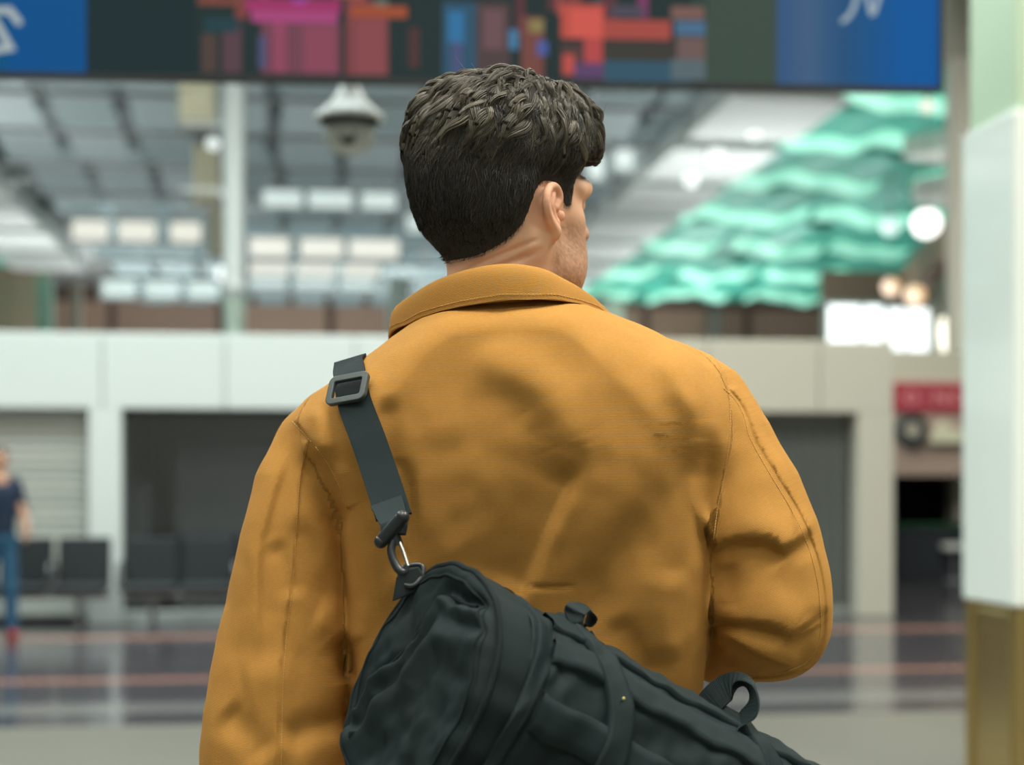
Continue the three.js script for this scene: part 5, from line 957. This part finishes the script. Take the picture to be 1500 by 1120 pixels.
  const profAt = (t) => { const q = t * (prof.length - 1), k = Math.min(Math.floor(q), prof.length - 2), f = q - k; const a = prof[Math.max(k - 1, 0)], b = prof[k], c = prof[k + 1], d = prof[Math.min(k + 2, prof.length - 1)], cr = (m) => 0.5 * (2 * b[m] + (c[m] - a[m]) * f + (2 * a[m] - 5 * b[m] + 4 * c[m] - d[m]) * f * f + (3 * b[m] - a[m] - 3 * c[m] + d[m]) * f * f * f); return [cr(0), Math.max(0, cr(1))]; };
  const pocket = mesh('end_pocket', grid(np + 1, 260, (i, phi) => { const [X, sh] = profAt(i / np); return { p: surf(Math.min(X, -1e-6), phi, sh), u: X * 1.5 - (1 - sh) * 0.1 }; }), nylon, bag);
  const ringTube = (X, share, r, off, a0 = 0, a1 = Math.PI * 2) => { const pts = []; for (let k = 0; k < 90; k++) pts.push(surf(X, a0 + (a1 - a0) * k / (a1 - a0 > 6.28 ? 90 : 89), share, off)); return tube(pts, r, 260, 8, a1 - a0 > 6.28); };
  mesh('piping', ringTube(-0.047, 0.985, 0.0032, 0.001), nylon, pocket);
  mesh('zip', ringTube(-0.0555, 0.885, 0.0018, 0.0002), nylon, pocket);
  { // fine stitch dots beside the zip
    const list = []; for (let k = 0; k < 230; k++) { const phi = k / 230 * Math.PI * 2, p = surf(-0.0545, phi, 0.915, 0.0006); list.push(new THREE.SphereGeometry(0.0007, 5, 4).translate(p.x, p.y, p.z)); }
    mesh('stitching', join(list), web, pocket);
  }
  function radial(u, w) { return Math.min(1, Math.pow(Math.abs(u) ** 2.4 + Math.abs(w) ** 2.4, 1 / 2.4)); }
  function angle(u, w) { const r = radial(u, w) || 1e-6; return Math.atan2(Math.sign(w) * Math.pow(Math.abs(w) / r, 1.2), Math.sign(u) * Math.pow(Math.abs(u) / r, 1.2)); }
  { // bound edge of the sagging outer pocket
    const fc = new THREE.CatmullRomCurve3(flap.map(([u, w]) => V(u, w, 0)), false, 'centripetal'), pts = [];
    for (let k = 0; k <= 60; k++) { const { x: u, y: w } = fc.getPoint(k / 60), r = radial(u, w); if (r > 0.93) continue; let X = -0.0575; for (let q = 0; q <= 200; q++) { const v = profAt(q / 200); if (v[1] <= r) { X = v[0]; break; } } pts.push(surf(X, angle(u, w), r, 0.0015)); }
    const soft = pts.map((p, i) => { const q = V(0, 0, 0); let n = 0; for (let k = -4; k <= 4; k++) if (pts[i + k]) { q.add(pts[i + k]); n++; } return q.multiplyScalar(1 / n); });
    mesh('binding', tube(soft, 0.0018, 140, 7), web, pocket);
  }
  // webbing laid on the bag: round it (slanted by s) or along it
  const band = (X0, width, off, slant = () => 0, a0 = -Math.PI, a1 = Math.PI, n = 120, thick = 0.0024) => {
    const P = [], T = [], I = [], cols = 6, at7 = [0, 0.05, 0.2, 0.5, 0.8, 0.95, 1];
    for (let i = 0; i <= n; i++) { const phi = mix(a0, a1, i / n), x = X0 + slant(phi); for (let k = 0; k <= cols; k++) { const q = surf(Math.max(0, x + (at7[k] - 0.5) * width), phi, 1, off + (k === 0 || k === cols ? -0.0035 : thick)); P.push(q.x, q.y, q.z); T.push(k / cols * width, i / n * 0.7); } }
    const w = cols + 1; for (let i = 0; i < n; i++) for (let k = 0; k < cols; k++) { const a = i * w + k, b = a + w; I.push(a, a + 1, b, b, a + 1, b + 1); }
    const g = new THREE.BufferGeometry(); g.setAttribute('position', new THREE.Float32BufferAttribute(P, 3)); g.setAttribute('uv', new THREE.Float32BufferAttribute(T, 2)); g.setIndex(I); g.computeVertexNormals();
    const n0 = g.attributes.normal, m = Math.floor(n / 2) * w + 3; if (V(P[m * 3], P[m * 3 + 1], P[m * 3 + 2]).addScaledVector(A, -X0).dot(V(n0.getX(m), n0.getY(m), n0.getZ(m))) < 0) { const idx = g.index.array; for (let k = 0; k < idx.length; k += 3) { const q = idx[k]; idx[k] = idx[k + 1]; idx[k + 1] = q; } g.computeVertexNormals(); }
    return g;
  };
  const rad = Math.PI / 180;
  mesh('rim_band', band(0.014, 0.032, 0.001, (p) => 0.006 * Math.sin(p * 2 + 0.5)), web, bag);
  mesh('handle_band', band(0.082, 0.03, 0.0045, (p) => 0.05 * sstep(0, 1.3, p) - 0.03 * sstep(1.5, 3.1, p)), web, bag);
  mesh('handle_band', band(0.275, 0.03, 0.0045, (p) => 0.05 * sstep(0, 1.3, p) - 0.03 * sstep(1.5, 3.1, p)), web, bag);
  const along = (phi, width, x0, x1, off) => {           // a strip that runs along the bag
    const n = 110, at6 = [0, 0.05, 0.3, 0.7, 0.95, 1], cols = 5, P = [], T = [], I = [];
    for (let i = 0; i <= n; i++) for (let k = 0; k <= cols; k++) { const x = mix(x0, x1, i / n), f = phi + (at6[k] - 0.5) * width + 0.03 * noise(x * 14, phi, 6), q = surf(x, f, 1, off + (k === 0 || k === cols ? -0.004 : 0.0022) + 0.0018 * Math.abs(Math.sin(x * 62))); P.push(q.x, q.y, q.z); T.push(k / cols * 0.025, x); }
    const w = cols + 1; for (let i = 0; i < n; i++) for (let k = 0; k < cols; k++) { const a = i * w + k, b = a + w; I.push(a, b, a + 1, b, b + 1, a + 1); }
    const g = new THREE.BufferGeometry(); g.setAttribute('position', new THREE.Float32BufferAttribute(P, 3)); g.setAttribute('uv', new THREE.Float32BufferAttribute(T, 2)); g.setIndex(I); g.computeVertexNormals(); return g;
  };
  for (const [phi, width] of [[11, 17], [36, 17], [73, 19], [104, 16]]) mesh('webbing_strip', along(phi * rad, width * rad, 0.036, 0.50, 0.002), web, bag);
  { const sp2 = surf(0.118, 48 * rad, 1, 0.009); mesh('lint', new THREE.SphereGeometry(0.0014, 8, 6).translate(sp2.x, sp2.y, sp2.z), std([0.6, 0.55, 0.15], 0.7), bag); }

  // everything below is given by picture points and depth in the man's frame, brought into the bag's frame
  const B = (px, py, z) => V(...L(px, py, z)).add(V(...MAN)).sub(C), fromMan = (v) => v.clone().add(V(...MAN)).sub(C);
  // handles standing off the top
  mesh('handle', ribbon([B(849, 932, 0.285), B(845, 912, 0.29), B(842, 896, 0.285), B(853, 889, 0.272), B(868, 899, 0.262), B(863, 912, 0.26), B(851, 923, 0.262), B(862, 938, 0.27)], [V(0.9, 0, 0.45), V(0.75, 0.2, 0.6), V(0.3, 0.5, 0.8), V(0.0, 0.9, 0.5), V(0.9, 0.3, -0.2), V(0.8, -0.5, -0.3), V(0.5, -0.5, 0.6), V(0.5, 0.5, 0.7)], 0.021, 0.0022, 70), web, bag);
  mesh('handle', ribbon([B(1030, 1046, 0.20), B(1046, 1022, 0.205), B(1070, 1004, 0.212), B(1091, 1002, 0.225), B(1101, 1020, 0.24), B(1096, 1045, 0.25), B(1080, 1072, 0.258), B(1094, 1094, 0.262)], [V(-0.3, 0.5, 0.9), V(-0.25, 0.6, 0.95), V(0.0, 0.65, 0.9), V(0.5, 0.5, 0.6), V(0.9, 0.1, -0.25), V(0.85, -0.2, -0.45), V(0.75, -0.3, 0.2), V(0.5, 0.5, 0.7)], 0.029, 0.0022, 80), web, bag);
  // tab at the lower left of the end
  { const g = new RoundedBoxGeometry(0.016, 0.03, 0.006, 2, 0.002); g.rotateZ(0.1); const p = B(524, 1092, 0.27); g.translate(p.x, p.y, p.z); mesh('webbing_tab', g, web, bag); }

  // shoulder strap: up the back, over the shoulder, down the chest and round to the far end
  const sp = [B(577, 757, 0.212), B(566, 722, 0.188), B(552, 680, 0.165), B(538, 640, 0.146)], sn = [V(0.1, 0.35, 1), V(0.05, 0.4, 1), V(0, 0.45, 1), V(-0.05, 0.4, 0.9)];
  for (const [px, py] of [[526, 600], [521.5, 582], [518.5, 566], [516.5, 552], [515, 541]]) { const q = onCloth(px, py, 0.006), n = q.n.clone().multiplyScalar(0.45).add(V(-0.12, 0.33, 0.42)); sp.push(fromMan(q.p)); sn.push(n.normalize()); }
  const xs = L(513, 525, 0)[0];
  const zLast = sp[sp.length - 1].clone().add(C).sub(V(...MAN)).z;
  for (const z of [0.03, 0.01, -0.01, -0.03, -0.05, -0.075, -0.095]) {
    if (z > zLast - 0.012) continue; let y = 1.7; while (y > 1.3 && jacketFine(xs + z * 0.1, y, z) > 0) y -= 0.002; sp.push(fromMan(V(xs + z * 0.1, y + 0.0115, z))); sn.push(V(-0.3, 1, z * 6)); }
  for (const [x, y, z, n] of [[-0.165, 1.42, -0.145, V(0, 0.2, -1)], [-0.02, 1.26, -0.15, V(0, 0, -1)], [0.12, 1.10, -0.14, V(0.1, 0, -1)], [0.235, 0.98, -0.06, V(0.9, 0, -0.5)], [0.262, 0.95, 0.05, V(1, 0, 0.2)], [0.32, 0.965, 0.14, V(0.8, 0.2, 0.5)]]) { sp.push(fromMan(V(x, y, z))); sn.push(n); }
  const strap = mesh('shoulder_strap', ribbon(sp, sn, 0.0365, 0.0026, 190), web, bag);
  { // slide buckle
    const w = 0.0475, h = 0.034, r = 0.007, rect = (c, a, b, q) => { c.moveTo(-a + q, -b); c.lineTo(a - q, -b); c.absarc(a - q, -b + q, q, -Math.PI / 2, 0); c.lineTo(a, b - q); c.absarc(a - q, b - q, q, 0, Math.PI / 2); c.lineTo(-a + q, b); c.absarc(-a + q, b - q, q, Math.PI / 2, Math.PI); c.lineTo(-a, -b + q); c.absarc(-a + q, -b + q, q, Math.PI, Math.PI * 1.5); return c; };
    const s = rect(new THREE.Shape(), w / 2, h / 2, r); s.holes.push(rect(new THREE.Path(), w / 2 - 0.0052, h / 2 - 0.0055, 0.003));
    const g = new THREE.ExtrudeGeometry(s, { depth: 0.0032, bevelEnabled: true, bevelSize: 0.0011, bevelThickness: 0.0011, bevelSegments: 3, curveSegments: 10 }).translate(0, 0, -0.0016);
    const o = onCloth(519, 578, 0.0115), zAx = o.n.clone().add(V(0.0, 0.05, 0.25)).normalize(), yAx = B(515, 536, 0).sub(B(524, 598, 0)).normalize(); yAx.addScaledVector(zAx, -yAx.dot(zAx)).normalize(); const xAx = yAx.clone().cross(zAx);
    const M4 = new THREE.Matrix4().makeBasis(xAx, yAx, zAx), at0 = fromMan(o.p);
    const bk = mesh('slide_buckle', g.applyMatrix4(M4).translate(at0.x, at0.y, at0.z), buckleM, strap);
  }
  { // swivel hook and ring between strap and bag
    const bar = new THREE.CapsuleGeometry(0.0085, 0.03, 8, 16), a = B(558, 793, 0.240), b = B(590, 757, 0.246), d = b.clone().sub(a);
    const orient = (g, dir) => { g.rotateX(Math.PI / 2); g.lookAt(dir); return g; };
    const m = a.clone().lerp(b, 0.5), body2 = orient(new THREE.CapsuleGeometry(0.0070, d.length() * 0.78, 8, 18), d).translate(m.x, m.y, m.z);
    const knobs = [a, b].map((p) => new THREE.SphereGeometry(0.0068, 16, 12).translate(p.x, p.y, p.z + 0.001));
    mesh('strap_end', ribbon([B(566, 735, 0.198), B(572, 750, 0.217), B(577, 766, 0.236), B(576, 782, 0.242)], [V(0, 0.3, 1), V(0, 0.3, 1), V(0, 0.1, 1), V(0, -0.5, 1)], 0.033, 0.004, 24, (t) => 1 - 0.25 * t), web, strap);
    const hook = mesh('swivel_hook', join([body2, ...knobs]), plastic, bag);
    const neck = new THREE.CylinderGeometry(0.0055, 0.0065, 0.014, 16); const p0 = B(579, 789, 0.238); neck.rotateZ(0.3).translate(p0.x, p0.y, p0.z);
    const spine = tube([B(576, 792, 0.241), B(573, 806, 0.244), B(577, 822, 0.247), B(586, 836, 0.25), B(594, 837, 0.25), B(598, 829, 0.249)], 0.0042, 50, 12);
    mesh('hook_body', join([neck, spine]), plastic, hook);
    mesh('gate', tube([B(585, 794, 0.241), B(591, 808, 0.244), B(598, 829, 0.249)], 0.0021, 20, 10), silver, hook);
    const ring = tube([B(586, 850, 0.247), B(590, 832, 0.247), B(600, 828, 0.246), B(617, 828, 0.246), B(619, 842, 0.25), B(604, 858, 0.255)], 0.0026, 60, 10, true);
    mesh('ring', ring, plastic, bag);
    const sh = new THREE.Shape([[577, 878], [583, 846], [592, 834], [612, 832], [622, 846], [606, 866]].map(([x, y]) => { const q = B(x, y, 0.25); return new THREE.Vector2(q.x, q.y); }));
    mesh('ring_tab', new THREE.ExtrudeGeometry(sh, { depth: 0.004, bevelEnabled: true, bevelSize: 0.0015, bevelThickness: 0.0012, bevelSegments: 2 }).translate(0, 0, B(600, 850, 0.248).z), web, bag);
  }
}

renderer.render(scene, camera);
